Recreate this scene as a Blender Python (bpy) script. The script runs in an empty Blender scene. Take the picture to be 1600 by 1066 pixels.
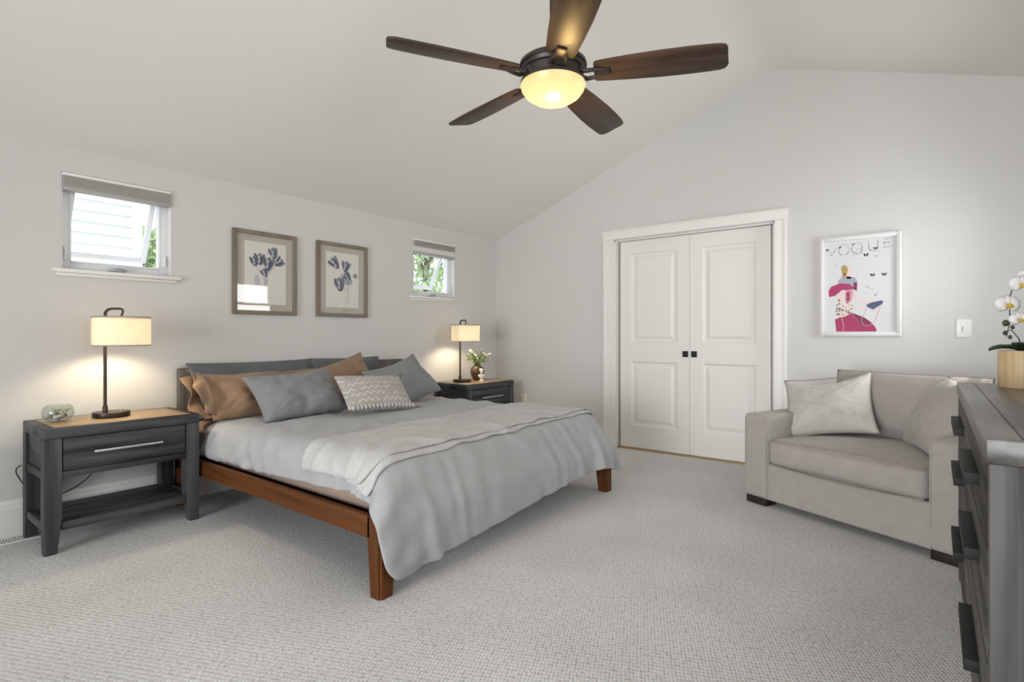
import bpy, bmesh, math, random
import numpy as np
from mathutils import Vector, Matrix, noise, Euler

random.seed(7)
S = bpy.context.scene
COL = S.collection
PI = math.pi
R_ = math.radians

# ------------------------------------------------------------------ camera, world, light, exposure
F_PX, PHI = 845.0, math.atan2(658, 845)
cd = bpy.data.cameras.new('camera')
cd.sensor_width = 36.0
cd.lens = F_PX / 1600 * 36
cd.shift_y = -8 / 1600
cd.clip_start = 0.02
cam = bpy.data.objects.new('camera', cd)
cam.location = (0, 0, 1.1)
cam.rotation_euler = (PI / 2, 0, PHI - PI / 2)
COL.objects.link(cam)
S.camera = cam

S.view_settings.view_transform = 'Standard'
S.view_settings.look = 'None'
S.view_settings.gamma = 1.0
S.view_settings.use_curve_mapping = False
S.view_settings.exposure = 0.07

W = bpy.data.worlds.new('world')
S.world = W
W.use_nodes = True
bg = W.node_tree.nodes['Background']
bg.inputs[0].default_value = (0.90, 0.95, 1.0, 1)
bg.inputs[1].default_value = 1.7

def light(name, kind, loc, rot, energy, color=(1, 1, 1), **kw):
    d = bpy.data.lights.new(name, kind)
    d.energy = energy
    d.color = color
    for k, v in kw.items():
        setattr(d, k, v)
    o = bpy.data.objects.new(name, d)
    o.location = loc
    o.rotation_euler = rot
    COL.objects.link(o)
    return o

# room measures: x to the closet wall, y to the headboard wall
XW, YB, YF, XL = 4.817, 3.985, -0.60, -3.20
ZB, YR, ZR, ZF = 2.20, 1.055, 3.303, 2.739

light('sun', 'SUN', (0, 0, 8), (R_(30), R_(6), 0), 3.2, (1, .95, .87), angle=R_(1.0))
DAY = (0.97, 0.985, 0.995)
# daylight through the garden door in the left wall and the window beside the sofa
light('daylight_door', 'AREA', (XL - .02, 1.2, 1.15), (0, R_(-91), 0), 66, DAY, shape='RECTANGLE', size=2.2, size_y=2.6, spread=R_(96))
light('added_fill_front', 'AREA', (.9, YF + .02, 1.45), (R_(80), 0, 0), 23, DAY, shape='RECTANGLE', size=2.2, size_y=1.3, spread=R_(140))  # added fill light on the solid front wall, no window opening behind it
light('daylight_window_corner', 'AREA', (4.17, YF - .07, 1.45), (R_(101), 0, R_(14)), 16, DAY, shape='RECTANGLE', size=.74, size_y=1.0, spread=R_(130))

# ------------------------------------------------------------------ materials
def mat(name, color, rough=.6, bump=None, var=None, metallic=0., spec=.5, sheen=0.):
    """bump = (scale, strength, distance); var = (scale, amount) brightness variation of the thing itself"""
    m = bpy.data.materials.new(name)
    m.use_nodes = True
    nt = m.node_tree
    N, L = nt.nodes, nt.links
    b = N['Principled BSDF']
    b.inputs['Base Color'].default_value = (*color, 1)
    b.inputs['Roughness'].default_value = rough
    b.inputs['Metallic'].default_value = metallic
    b.inputs['Specular IOR Level'].default_value = spec
    if sheen:
        b.inputs['Sheen Weight'].default_value = sheen
    tc = N.new('ShaderNodeTexCoord')
    if var:
        n = N.new('ShaderNodeTexNoise')
        n.inputs['Scale'].default_value = var[0]
        n.inputs['Detail'].default_value = 5
        L.new(tc.outputs['Object'], n.inputs['Vector'])
        r = N.new('ShaderNodeValToRGB')
        a = var[1]
        r.color_ramp.elements[0].position = .3
        r.color_ramp.elements[1].position = .7
        r.color_ramp.elements[0].color = (*[c * (1 - a) for c in color], 1)
        r.color_ramp.elements[1].color = (*[min(1, c * (1 + a)) for c in color], 1)
        L.new(n.outputs['Fac'], r.inputs[0])
        L.new(r.outputs[0], b.inputs['Base Color'])
    if bump:
        n = N.new('ShaderNodeTexNoise')
        n.inputs['Scale'].default_value = bump[0]
        n.inputs['Detail'].default_value = 3
        L.new(tc.outputs['Object'], n.inputs['Vector'])
        bp = N.new('ShaderNodeBump')
        bp.inputs['Strength'].default_value = bump[1]
        bp.inputs['Distance'].default_value = bump[2]
        L.new(n.outputs['Fac'], bp.inputs['Height'])
        L.new(bp.outputs[0], b.inputs['Normal'])
    return m

def wood(name, dark, lite, axis, rough=.45, scale=1.0, bump=.25, coat=0., spec=.3):
    """streaky grain running along the given object axis"""
    m = bpy.data.materials.new(name)
    m.use_nodes = True
    nt = m.node_tree
    N, L = nt.nodes, nt.links
    b = N['Principled BSDF']
    b.inputs['Roughness'].default_value = rough
    b.inputs['Coat Weight'].default_value = coat
    b.inputs['Specular IOR Level'].default_value = spec
    tc = N.new('ShaderNodeTexCoord')
    mp = N.new('ShaderNodeMapping')
    sc = [38 * scale] * 3
    sc['xyz'.index(axis)] = 1.6 * scale
    mp.inputs['Scale'].default_value = sc
    L.new(tc.outputs['Object'], mp.inputs['Vector'])
    n = N.new('ShaderNodeTexNoise')
    n.inputs['Scale'].default_value = 1.0
    n.inputs['Detail'].default_value = 6
    n.inputs['Distortion'].default_value = .6
    L.new(mp.outputs[0], n.inputs['Vector'])
    mp2 = N.new('ShaderNodeMapping')
    sc2 = [9 * scale] * 3
    sc2['xyz'.index(axis)] = .9 * scale
    mp2.inputs['Scale'].default_value = sc2
    L.new(tc.outputs['Object'], mp2.inputs['Vector'])
    n2 = N.new('ShaderNodeTexNoise')
    n2.inputs['Scale'].default_value = 1.0
    n2.inputs['Detail'].default_value = 2
    n2.inputs['Distortion'].default_value = 1.5
    L.new(mp2.outputs[0], n2.inputs['Vector'])
    mx = N.new('ShaderNodeMath')
    mx.operation = 'MULTIPLY_ADD'
    L.new(n2.outputs['Fac'], mx.inputs[0])
    mx.inputs[1].default_value = .6
    ml = N.new('ShaderNodeMath')
    ml.operation = 'MULTIPLY'
    L.new(n.outputs['Fac'], ml.inputs[0])
    ml.inputs[1].default_value = .5
    L.new(ml.outputs[0], mx.inputs[2])
    r = N.new('ShaderNodeValToRGB')
    r.color_ramp.elements[0].position = .42
    r.color_ramp.elements[1].position = .68
    r.color_ramp.elements[0].color = (*dark, 1)
    r.color_ramp.elements[1].color = (*lite, 1)
    L.new(mx.outputs[0], r.inputs[0])
    L.new(r.outputs[0], b.inputs['Base Color'])
    bp = N.new('ShaderNodeBump')
    bp.inputs['Strength'].default_value = bump
    bp.inputs['Distance'].default_value = .002
    L.new(n.outputs['Fac'], bp.inputs['Height'])
    L.new(bp.outputs[0], b.inputs['Normal'])
    return m

def weave(name, color, color2, scale=260, rough=.9, bump=.35, dist=.0015, slub=.5):
    """woven cloth: fine crossed threads plus a mottled yarn colour"""
    m = bpy.data.materials.new(name)
    m.use_nodes = True
    nt = m.node_tree
    N, L = nt.nodes, nt.links
    b = N['Principled BSDF']
    b.inputs['Roughness'].default_value = rough
    b.inputs['Specular IOR Level'].default_value = .2
    b.inputs['Sheen Weight'].default_value = .15
    tc = N.new('ShaderNodeTexCoord')
    n = N.new('ShaderNodeTexNoise')
    n.inputs['Scale'].default_value = scale
    n.inputs['Detail'].default_value = 2
    L.new(tc.outputs['Object'], n.inputs['Vector'])
    n2 = N.new('ShaderNodeTexNoise')
    n2.inputs['Scale'].default_value = 14
    n2.inputs['Detail'].default_value = 3
    L.new(tc.outputs['Object'], n2.inputs['Vector'])
    mm = N.new('ShaderNodeMath')
    mm.operation = 'MULTIPLY_ADD'
    L.new(n2.outputs['Fac'], mm.inputs[0])
    mm.inputs[1].default_value = 1 - slub
    ml = N.new('ShaderNodeMath')
    ml.operation = 'MULTIPLY'
    ml.inputs[1].default_value = slub
    L.new(n.outputs['Fac'], ml.inputs[0])
    L.new(ml.outputs[0], mm.inputs[2])
    r = N.new('ShaderNodeValToRGB')
    r.color_ramp.elements[0].position = .36
    r.color_ramp.elements[1].position = .64
    r.color_ramp.elements[0].color = (*color, 1)
    r.color_ramp.elements[1].color = (*color2, 1)
    L.new(mm.outputs[0], r.inputs[0])
    L.new(r.outputs[0], b.inputs['Base Color'])
    bp = N.new('ShaderNodeBump')
    bp.inputs['Strength'].default_value = bump
    bp.inputs['Distance'].default_value = dist
    L.new(n.outputs['Fac'], bp.inputs['Height'])
    L.new(bp.outputs[0], b.inputs['Normal'])
    return m

def emit(name, color, strength):
    m = bpy.data.materials.new(name)
    m.use_nodes = True
    b = m.node_tree.nodes['Principled BSDF']
    b.inputs['Base Color'].default_value = (*color, 1)
    b.inputs['Emission Color'].default_value = (*color, 1)
    b.inputs['Emission Strength'].default_value = strength
    return m

def glass_mat(name, tint=(1, 1, 1), ior=1.45, rough=.0):
    """thin pane: clear with a mirror-like Fresnel reflection"""
    m = bpy.data.materials.new(name)
    m.use_nodes = True
    nt = m.node_tree
    N, L = nt.nodes, nt.links
    N.remove(N['Principled BSDF'])
    t = N.new('ShaderNodeBsdfTransparent')
    t.inputs[0].default_value = (*tint, 1)
    g = N.new('ShaderNodeBsdfGlossy')
    g.inputs['Roughness'].default_value = rough
    lw = N.new('ShaderNodeLayerWeight')
    lw.inputs['Blend'].default_value = .5
    pw = N.new('ShaderNodeMath')
    pw.operation = 'POWER'
    pw.inputs[1].default_value = 4.5
    L.new(lw.outputs['Facing'], pw.inputs[0])
    f = N.new('ShaderNodeMath')
    f.operation = 'MULTIPLY_ADD'
    r0 = ((ior - 1) / (ior + 1)) ** 2
    f.inputs[1].default_value = 1 - r0
    f.inputs[2].default_value = r0
    L.new(pw.outputs[0], f.inputs[0])
    mx = N.new('ShaderNodeMixShader')
    L.new(f.outputs[0], mx.inputs[0])
    L.new(t.outputs[0], mx.inputs[1])
    L.new(g.outputs[0], mx.inputs[2])
    L.new(mx.outputs[0], N['Material Output'].inputs[0])
    return m

def carpet_mat():
    m = bpy.data.materials.new('loop_carpet')
    m.use_nodes = True
    nt = m.node_tree
    N, L = nt.nodes, nt.links
    b = N['Principled BSDF']
    b.inputs['Roughness'].default_value = .97
    b.inputs['Specular IOR Level'].default_value = .1
    b.inputs['Sheen Weight'].default_value = .2
    tc = N.new('ShaderNodeTexCoord')
    mp = N.new('ShaderNodeMapping')
    mp.inputs['Scale'].default_value = (54, 80, 1)
    mr = N.new('ShaderNodeMapping')
    mr.inputs['Rotation'].default_value = (0, 0, R_(-24.6))   # the rows of loops run askew to the walls
    L.new(tc.outputs['Object'], mr.inputs['Vector'])
    L.new(mr.outputs[0], mp.inputs['Vector'])
    v = N.new('ShaderNodeTexVoronoi')
    v.voronoi_dimensions = '2D'
    v.inputs['Scale'].default_value = 1
    v.inputs['Randomness'].default_value = .28
    L.new(mp.outputs[0], v.inputs['Vector'])
    big = N.new('ShaderNodeTexNoise')
    big.inputs['Scale'].default_value = 1.7
    big.inputs['Detail'].default_value = 4
    L.new(tc.outputs['Object'], big.inputs['Vector'])
    fine = N.new('ShaderNodeTexNoise')
    fine.inputs['Scale'].default_value = 60
    fine.inputs['Detail'].default_value = 3
    L.new(tc.outputs['Object'], fine.inputs['Vector'])
    r = N.new('ShaderNodeValToRGB')
    r.color_ramp.elements[0].position = .3
    r.color_ramp.elements[1].position = .7
    r.color_ramp.elements[0].color = (.60, .595, .59, 1)
    r.color_ramp.elements[1].color = (.70, .695, .69, 1)
    L.new(big.outputs['Fac'], r.inputs[0])
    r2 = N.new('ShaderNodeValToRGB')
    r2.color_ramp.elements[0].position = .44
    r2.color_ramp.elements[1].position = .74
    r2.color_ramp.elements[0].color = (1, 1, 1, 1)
    r2.color_ramp.elements[1].color = (.30, .29, .28, 1)  # shade in the gaps between loops, put into the carpet colour
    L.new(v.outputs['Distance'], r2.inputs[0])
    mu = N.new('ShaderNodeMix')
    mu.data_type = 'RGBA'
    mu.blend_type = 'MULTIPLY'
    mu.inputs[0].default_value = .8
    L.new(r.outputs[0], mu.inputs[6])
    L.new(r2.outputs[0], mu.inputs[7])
    r3 = N.new('ShaderNodeValToRGB')
    r3.color_ramp.elements[0].position = .3
    r3.color_ramp.elements[1].position = .7
    r3.color_ramp.elements[0].color = (.84, .84, .84, 1)
    r3.color_ramp.elements[1].color = (1, 1, 1, 1)
    L.new(fine.outputs['Fac'], r3.inputs[0])
    mu2 = N.new('ShaderNodeMix')
    mu2.data_type = 'RGBA'
    mu2.blend_type = 'MULTIPLY'
    mu2.inputs[0].default_value = 1
    L.new(mu.outputs[2], mu2.inputs[6])
    L.new(r3.outputs[0], mu2.inputs[7])
    L.new(mu2.outputs[2], b.inputs['Base Color'])
    inv = N.new('ShaderNodeMath')
    inv.operation = 'SUBTRACT'
    inv.inputs[0].default_value = 1
    L.new(v.outputs['Distance'], inv.inputs[1])
    bp = N.new('ShaderNodeBump')
    bp.inputs['Strength'].default_value = .6
    bp.inputs['Distance'].default_value = .005
    L.new(inv.outputs[0], bp.inputs['Height'])
    L.new(bp.outputs[0], b.inputs['Normal'])
    return m

M = {}
M['wall'] = mat('wall_paint', (.61, .60, .58), .75, bump=(140, .08, .002))
M['ceiling'] = mat('ceiling_paint', (.78, .755, .715), .8, bump=(120, .08, .002))
M['trim'] = mat('trim_paint', (.77, .755, .725), .4)
M['door'] = mat('door_paint', (.74, .725, .69), .45)
M['vinyl'] = mat('window_vinyl', (.78, .79, .81), .35)
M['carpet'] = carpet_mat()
M['white_plastic'] = mat('white_plastic', (.80, .79, .77), .35)
M['black_metal'] = mat('black_metal', (.018, .017, .016), .62, metallic=.0, spec=.3)
M['bronze'] = mat('bronze', (.055, .040, .030), .38, metallic=.7)
M['dark_bronze'] = mat('dark_bronze', (.045, .036, .030), .42, metallic=.5)
M['steel'] = mat('brushed_steel', (.55, .56, .58), .38, metallic=1.0)
for ax in 'xyz':
    M['grey_' + ax] = wood('charcoal_oak_' + ax, (.015, .016, .019), (.084, .085, .091), ax, .5, .75, .5)
    M['dress_' + ax] = wood('grey_brown_oak_' + ax, (.024, .0225, .021), (.125, .120, .116), ax, .62, .6, .6, 0., .2)
    M['amber_' + ax] = wood('amber_wood_' + ax, (.056, .018, .004), (.145, .050, .011), ax, .5, .6, .1, .0, .2)
M['top_wood'] = wood('warm_top_wood', (.20, .130, .065), (.38, .26, .14), 'x', .35, .6, .1, .1)
M['head_wood'] = wood('weathered_headboard', (.075, .070, .060), (.14, .132, .115), 'z', .55, .7, .2)
M['blade'] = wood('walnut_blade', (.028, .017, .012), (.105, .062, .040), 'x', .42, .9, .15)
M['duvet'] = weave('grey_cotton', (.34, .344, .352), (.38, .384, .392), 420, .9, .18, .0008, .5)
M['gray_cotton'] = weave('slate_cotton', (.205, .208, .215), (.24, .243, .25), 420, .9, .18, .0008, .5)
M['dark_cotton'] = weave('dark_slate_cotton', (.10, .103, .11), (.128, .132, .14), 420, .9, .18, .0008, .5)
M['tan'] = weave('tan_cotton', (.235, .150, .092), (.285, .185, .115), 420, .85, .18, .0008, .5)
M['sheet'] = weave('taupe_sheet', (.30, .215, .165), (.34, .25, .195), 420, .9, .15, .0008, .5)
M['throw'] = weave('pale_throw', (.40, .40, .395), (.53, .525, .515), 190, .95, .8, .003, .75)
M['throw_trim'] = weave('throw_edge', (.30, .30, .30), (.55, .545, .54), 120, .95, .8, .004, .8)
M['sofa'] = weave('oatmeal_linen', (.325, .295, .272), (.41, .38, .355), 330, .92, .45, .0015, .75)
M['sofa_pillow'] = weave('oatmeal_chenille', (.47, .445, .41), (.57, .54, .50), 300, .92, .45, .0015, .6)
M['welt'] = weave('taupe_welt', (.27, .24, .21), (.33, .30, .265), 330, .92, .3, .001, .6)
M['espresso'] = mat('espresso_wood', (.022, .012, .010), .4)
M['shade_fabric'] = None
M['frame_wood'] = wood('greige_frame', (.16, .132, .10), (.24, .20, .155), 'z', .5, .8, .15)
M['mat_board'] = mat('mat_board', (.47, .43, .375), .9)
M['paper'] = mat('ivory_paper', (.72, .69, .63), .9)
M['print_white'] = mat('print_white', (.63, .63, .64), .6)
M['glass'] = glass_mat('picture_glass', ior=1.42)
M['pane'] = glass_mat('window_glass', (.96, .98, .98), ior=1.4)
M['crystal'] = glass_mat('bowl_glass', (.93, .95, .94), ior=1.5, rough=.02)
M['leaf'] = mat('leaf', (.12, .20, .055), .5, var=(30, .4))
M['dark_leaf'] = mat('orchid_leaf', (.030, .060, .030), .35, var=(20, .3))

# ------------------------------------------------------------------ mesh helpers
def merge(bm, tmp, mi=0):
    me = bpy.data.meshes.new('tmp')
    for f in tmp.faces:
        f.material_index = mi
    tmp.to_mesh(me)
    tmp.free()
    bm.from_mesh(me)
    bpy.data.meshes.remove(me)
    return bm

def box(bm, x0, x1, y0, y1, z0, z1, bev=0., seg=2, mi=0, mx=None):
    t = bmesh.new()
    bmesh.ops.create_cube(t, size=1)
    for v in t.verts:
        v.co = Vector(((x0 + x1) / 2 + v.co.x * (x1 - x0), (y0 + y1) / 2 + v.co.y * (y1 - y0), (z0 + z1) / 2 + v.co.z * (z1 - z0)))
    if bev:
        bmesh.ops.bevel(t, geom=t.edges[:], offset=bev, segments=seg, affect='EDGES', profile=.5)
    if mx is not None:
        bmesh.ops.transform(t, matrix=mx, verts=t.verts)
    return merge(bm, t, mi)

def bx(*a, **k):
    return box(bmesh.new(), *a, **k)

def prism(bm, pts, axis, t0, t1, mi=0, bev=0.):
    """extrude a 2D outline along an axis; 2D coordinates are the other two axes in order"""
    t = bmesh.new()
    def p3(p, h):
        return {'x': (h, p[0], p[1]), 'y': (p[0], h, p[1]), 'z': (p[0], p[1], h)}[axis]
    a = [t.verts.new(p3(p, t0)) for p in pts]
    b = [t.verts.new(p3(p, t1)) for p in pts]
    t.faces.new(a)
    t.faces.new(b[::-1])
    n = len(pts)
    for i in range(n):
        t.faces.new((a[i], b[i], b[(i + 1) % n], a[(i + 1) % n]))
    bmesh.ops.recalc_face_normals(t, faces=t.faces[:])
    if bev:
        es = [e for e in t.edges if abs(e.calc_face_angle(0)) > .5]
        bmesh.ops.bevel(t, geom=es, offset=bev, segments=2, affect='EDGES', profile=.5)
    return merge(bm, t, mi)

def tube(bm, pts, r, seg=10, mi=0, closed=False):
    pts = [Vector(p) for p in pts]
    n = len(pts)
    rs = r if isinstance(r, (list, tuple)) else [r] * n
    rings = []
    up = Vector((0, 0, 1))
    prev = None
    for i, p in enumerate(pts):
        if closed:
            d = (pts[(i + 1) % n] - pts[i - 1])
        else:
            d = pts[min(i + 1, n - 1)] - pts[max(i - 1, 0)]
        d.normalize()
        if prev is None:
            a = up.cross(d)
            if a.length < .05:
                a = Vector((1, 0, 0)).cross(d)
        else:
            a = prev - d * prev.dot(d)
        a.normalize()
        prev = a
        b = d.cross(a)
        rings.append([bm.verts.new(p + (a * math.cos(2 * PI * k / seg) + b * math.sin(2 * PI * k / seg)) * rs[i]) for k in range(seg)])
    m = n if closed else n - 1
    for i in range(m):
        q, w = rings[i], rings[(i + 1) % n]
        for k in range(seg):
            f = bm.faces.new((q[k], q[(k + 1) % seg], w[(k + 1) % seg], w[k]))
            f.material_index = mi
    if not closed:
        bm.faces.new(rings[0][::-1]).material_index = mi
        bm.faces.new(rings[-1]).material_index = mi
    return bm

def lathe(bm, prof, seg=48, c=(0, 0, 0), sx=1., sy=1., mi=0, close=False):
    rings = []
    for r, z in prof:
        if r < 1e-6:
            rings.append([bm.verts.new((c[0], c[1], c[2] + z))])
        else:
            rings.append([bm.verts.new((c[0] + sx * r * math.cos(2 * PI * k / seg), c[1] + sy * r * math.sin(2 * PI * k / seg), c[2] + z)) for k in range(seg)])
    pairs = list(zip(rings[:-1], rings[1:]))
    if close:
        pairs.append((rings[-1], rings[0]))
    for a, b in pairs:
        for k in range(seg):
            k2 = (k + 1) % seg
            if len(a) == 1 and len(b) == 1:
                continue
            if len(a) == 1:
                f = bm.faces.new((a[0], b[k2], b[k]))
            elif len(b) == 1:
                f = bm.faces.new((a[k], a[k2], b[0]))
            else:
                f = bm.faces.new((a[k], a[k2], b[k2], b[k]))
            f.material_index = mi
    return bm

def ball(bm, c, r, sc=(1, 1, 1), seg=12, mi=0, rot=None):
    t = bmesh.new()
    bmesh.ops.create_uvsphere(t, u_segments=seg, v_segments=max(6, seg // 2), radius=r)
    mx = Matrix.Translation(c) @ (rot.to_matrix().to_4x4() if rot else Matrix()) @ Matrix.Diagonal((*sc, 1))
    bmesh.ops.transform(t, matrix=mx, verts=t.verts)
    return merge(bm, t, mi)

def obj(name, bm, m, parent=None, smooth=True, ang=40, subsurf=0):
    me = bpy.data.meshes.new(name)
    bmesh.ops.recalc_face_normals(bm, faces=bm.faces[:])
    if smooth:
        for f in bm.faces:
            f.smooth = True
        lim = R_(ang)
        for e in bm.edges:
            if len(e.link_faces) == 2 and e.calc_face_angle(0) > lim:
                e.smooth = False
    bm.to_mesh(me)
    bm.free()
    for x in (m if isinstance(m, (list, tuple)) else [m]):
        me.materials.append(x)
    o = bpy.data.objects.new(name, me)
    COL.objects.link(o)
    if parent is not None:
        o.parent = parent
    if subsurf:
        md = o.modifiers.new('sub', 'SUBSURF')
        md.levels = md.render_levels = subsurf
    return o

def tag(o, label=None, cat=None, group=None, kind=None):
    if label:
        o['label'] = label
    if cat:
        o['category'] = cat
    if group:
        o['group'] = group
    if kind:
        o['kind'] = kind
    return o

def thing(name, label, cat, loc=(0, 0, 0), rotz=0., group=None, rot=None):
    o = bpy.data.objects.new(name, None)
    o.empty_display_size = .05
    o.location = loc
    o.rotation_euler = rot if rot is not None else (0, 0, rotz)
    COL.objects.link(o)
    return tag(o, label, cat, group)

def struct(name, bm, m, parent=None, smooth=False, label=None):
    o = obj(name, bm, m, parent, smooth)
    if parent is None:
        o['kind'] = 'structure'
        if label:
            o['label'] = label
    return o

# ------------------------------------------------------------------ room shell
T = .12
W1 = (.868, 1.441, 1.490, 2.055)      # x0, x1, z0, z1 of the two high windows
W2 = (3.550, 4.130, 1.490, 2.055)
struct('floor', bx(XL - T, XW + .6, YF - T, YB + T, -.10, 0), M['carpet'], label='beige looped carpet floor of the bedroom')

def holed(bm, u0, u1, z0, z1, holes, t0, t1):
    """wall in the xz plane with rectangular holes (sorted by x)"""
    x = u0
    for (a, b, c, d) in holes:
        box(bm, x, a, t0, t1, z0, z1)
        box(bm, a, b, t0, t1, z0, c)
        box(bm, a, b, t0, t1, d, z1)
        x = b
    box(bm, x, u1, t0, t1, z0, z1)
    return bm
struct('wall_back', holed(bmesh.new(), XL - T, XW + T, 0, ZB + .04, [W1, W2], YB, YB + T), M['wall'], label='pale greige headboard wall with two small high windows')
WF2 = (3.80, 4.55, .95, 1.95)
struct('wall_front', holed(bmesh.new(), XL - T, XW + T, 0, ZF + .04, [WF2], YF - T, YF), M['wall'], label='greige wall behind the dresser')
DO = (1.021, 2.474, 2.035)            # closet opening: y0, y1, height
gable = [(YF - T, 0), (DO[0], 0), (DO[0], DO[2]), (DO[1], DO[2]), (DO[1], 0), (YB + T, 0), (YB + T, ZB), (YB, ZB), (YR, ZR), (YF, ZF), (YF - T, ZF - .04)]
struct('wall_right', prism(bmesh.new(), gable, 'x', XW, XW + T), M['wall'], label='greige gable wall with the white closet doors')
gl = [(YF - T, 0), (-.1, 0), (-.1, 2.25), (2.5, 2.25), (2.5, 0), (YB + T, 0), (YB + T, ZB), (YB, ZB), (YR, ZR), (YF, ZF), (YF - T, ZF - .04)]
struct('wall_left', prism(bmesh.new(), gl, 'x', XL - T, XL), M['wall'], label='greige wall behind the camera')
n1 = (ZR - ZB) / (YB - YR)
n2 = (ZR - ZF) / (YR - YF)
rd = .13                                # softly rounded ridge
pa, pb, pc = (YR + rd, ZR - n1 * rd), (YR, ZR), (YR - rd, ZR - n2 * rd)
roof = [(YB + T, ZB - n1 * T), (YB, ZB), (YR + rd + .02, ZR - n1 * (rd + .02))]
for k in range(17):
    u = k / 16
    roof.append(tuple((1 - u) ** 2 * pa[q] + 2 * u * (1 - u) * pb[q] + u * u * pc[q] for q in (0, 1)))
roof += [(YR - rd - .02, ZR - n2 * (rd + .02)), (YF, ZF), (YF - T, ZF - n2 * T), (YF - T, ZF + .12), (YR, ZR + .15), (YB + T, ZB + .12)]
struct('ceiling', prism(bmesh.new(), roof, 'x', XL - T, XW + T), M['ceiling'], smooth=True, label='vaulted off-white ceiling sloping to a ridge')

def baseboard(name, x0, x1, y0, y1, lab):
    """profiled board: tall flat face with a moulded cap"""
    bm = bmesh.new()
    horiz = (x1 - x0) > (y1 - y0)
    prof = [(0, 0), (.016, 0), (.016, .155), (.012, .168), (.012, .180), (.006, .200), (0, .200)]
    if horiz:
        s = -1 if y0 > 1 else 1
        base = y1 if y0 > 1 else y0
        prism(bm, [(base + s * p[0], p[1]) for p in prof], 'x', x0, x1)
    else:
        s = -1 if x0 > 1 else 1
        base = x1 if x0 > 1 else x0
        prism(bm, [(base + s * p[0], p[1]) for p in prof], 'y', y0, y1)
    return struct(name, bm, M['trim'], label=lab)
baseboard('baseboard_back', XL, XW, YB - .016, YB, 'white baseboard along the headboard wall')
baseboard('baseboard_right', XW - .016, XW, DO[1] + .115, YB - .016, 'white baseboard left of the closet doors')
baseboard('baseboard_front', XL, XW, YF, YF + .016, 'white baseboard behind the dresser')
bm = bmesh.new()
prism(bm, [(XW, 0), (XW - .016, 0), (XW - .016, .155), (XW - .012, .168), (XW - .006, .2), (XW, .2)], 'y', YF + .016, DO[0] - .1)
struct('baseboard_corner', bm, M['trim'], label='white baseboard behind the sofa')

# closet casing and doors
bm = bmesh.new()
yo0, yo1 = DO[0] - .093, DO[1] + .11
for a, b in ((yo0, DO[0]), (DO[1], yo1)):
    box(bm, XW - .016, XW, a, b, 0, 2.045, .003)
    inn = (DO[0] - .022, DO[0]) if b == DO[0] else (DO[1], DO[1] + .022)
    out = (yo0, yo0 + .022) if b == DO[0] else (yo1 - .022, yo1)
    box(bm, XW - .024, XW - .016, *out, 0, 2.045, .003)
    box(bm, XW - .020, XW - .016, *inn, 0, 2.045, .002)
box(bm, XW - .022, XW, yo0 - .006, yo1 + .006, 2.045, 2.13, .003)
box(bm, XW - .028, XW, yo0 - .010, yo1 + .010, 2.118, 2.132, .003)
struct('trim_1', bm, M['trim'], label='white casing around the closet opening')
bm = bmesh.new()
box(bm, XW, XW + .125, DO[0] - .001, DO[0] + .012, 0, DO[2])
box(bm, XW, XW + .125, DO[1] - .012, DO[1] + .001, 0, DO[2])
box(bm, XW, XW + .125, DO[0], DO[1], DO[2] - .010, DO[2] + .002)
box(bm, XW + .110, XW + .135, DO[0] - .1, DO[1] + .1, 0, DO[2] + .1)
struct('trim_2', bm, M['trim'], label='white jamb of the closet opening')
bm = bmesh.new()
box(bm, XW + .03, XW + .108, DO[0] + .012, DO[1] - .012, 0, .012, .003)
struct('trim_3', bm, wood('threshold_wood', (.30, .20, .09), (.46, .32, .16), 'y', .4, .6, .1), label='pale wood threshold under the closet doors')

def door_leaf(name, y0, y1, pull_y, lab):
    r = bpy.data.objects.new(name, None)
    r.location = (XW + .06, (y0 + y1) / 2, .016)
    COL.objects.link(r)
    r['kind'] = 'structure'
    r['label'] = lab
    w = (y1 - y0) / 2 - .0012
    H = 2.006
    panels = [(-w + .115, w - .115, 1.02, 1.885), (-w + .115, w - .115, .215, .835)]
    bm = bmesh.new()
    # stiles and rails
    ys = [-w, -w + .115, w - .115, w]
    box(bm, 0, .035, ys[0], ys[1], 0, H)
    box(bm, 0, .035, ys[2], ys[3], 0, H)
    for a, b in ((0, .215), (.835, 1.02), (1.885, H)):
        box(bm, 0, .035, ys[1], ys[2], a, b)
    obj('door_slab', bm, M['door'], r, smooth=False)
    for (a, b, c, d) in panels:
        bm = bmesh.new()
        steps = [(0, 0.), (.010, .009), (.022, .011), (.034, .011), (.058, .003), (.062, .002)]
        loops = []
        for ins, dep in steps:
            loops.append([bm.verts.new((dep, yy, zz)) for yy, zz in ((a + ins, c + ins), (b - ins, c + ins), (b - ins, d - ins), (a + ins, d - ins))])
        for p, q in zip(loops[:-1], loops[1:]):
            for k in range(4):
                bm.faces.new((p[k], p[(k + 1) % 4], q[(k + 1) % 4], q[k]))
        bm.faces.new(loops[-1])
        obj('door_panel', bm, M['door'], r, smooth=False)
    bm = bmesh.new()
    py = pull_y - r.location.y
    box(bm, -.004, .0, py - .026, py + .026, .89, .945, .002)
    box(bm, -.0065, -.004, py - .026, py - .018, .89, .945, .001)
    box(bm, -.0065, -.004, py + .018, py + .026, .89, .945, .001)
    box(bm, -.0065, -.004, py - .026, py + .026, .89, .897, .001)
    box(bm, -.0065, -.004, py - .026, py + .026, .938, .945, .001)
    ball(bm, (-.008, py, .917), .006, seg=10)
    obj('door_pull', bm, M['black_metal'], r)
ymid = (DO[0] + DO[1]) / 2
door_leaf('door_1', ymid, DO[1] - .035, ymid + .040, 'left white two-panel closet door with black square pull')
door_leaf('door_2', DO[0] + .045, ymid, ymid - .040, 'right white two-panel closet door with black square pull')

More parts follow.
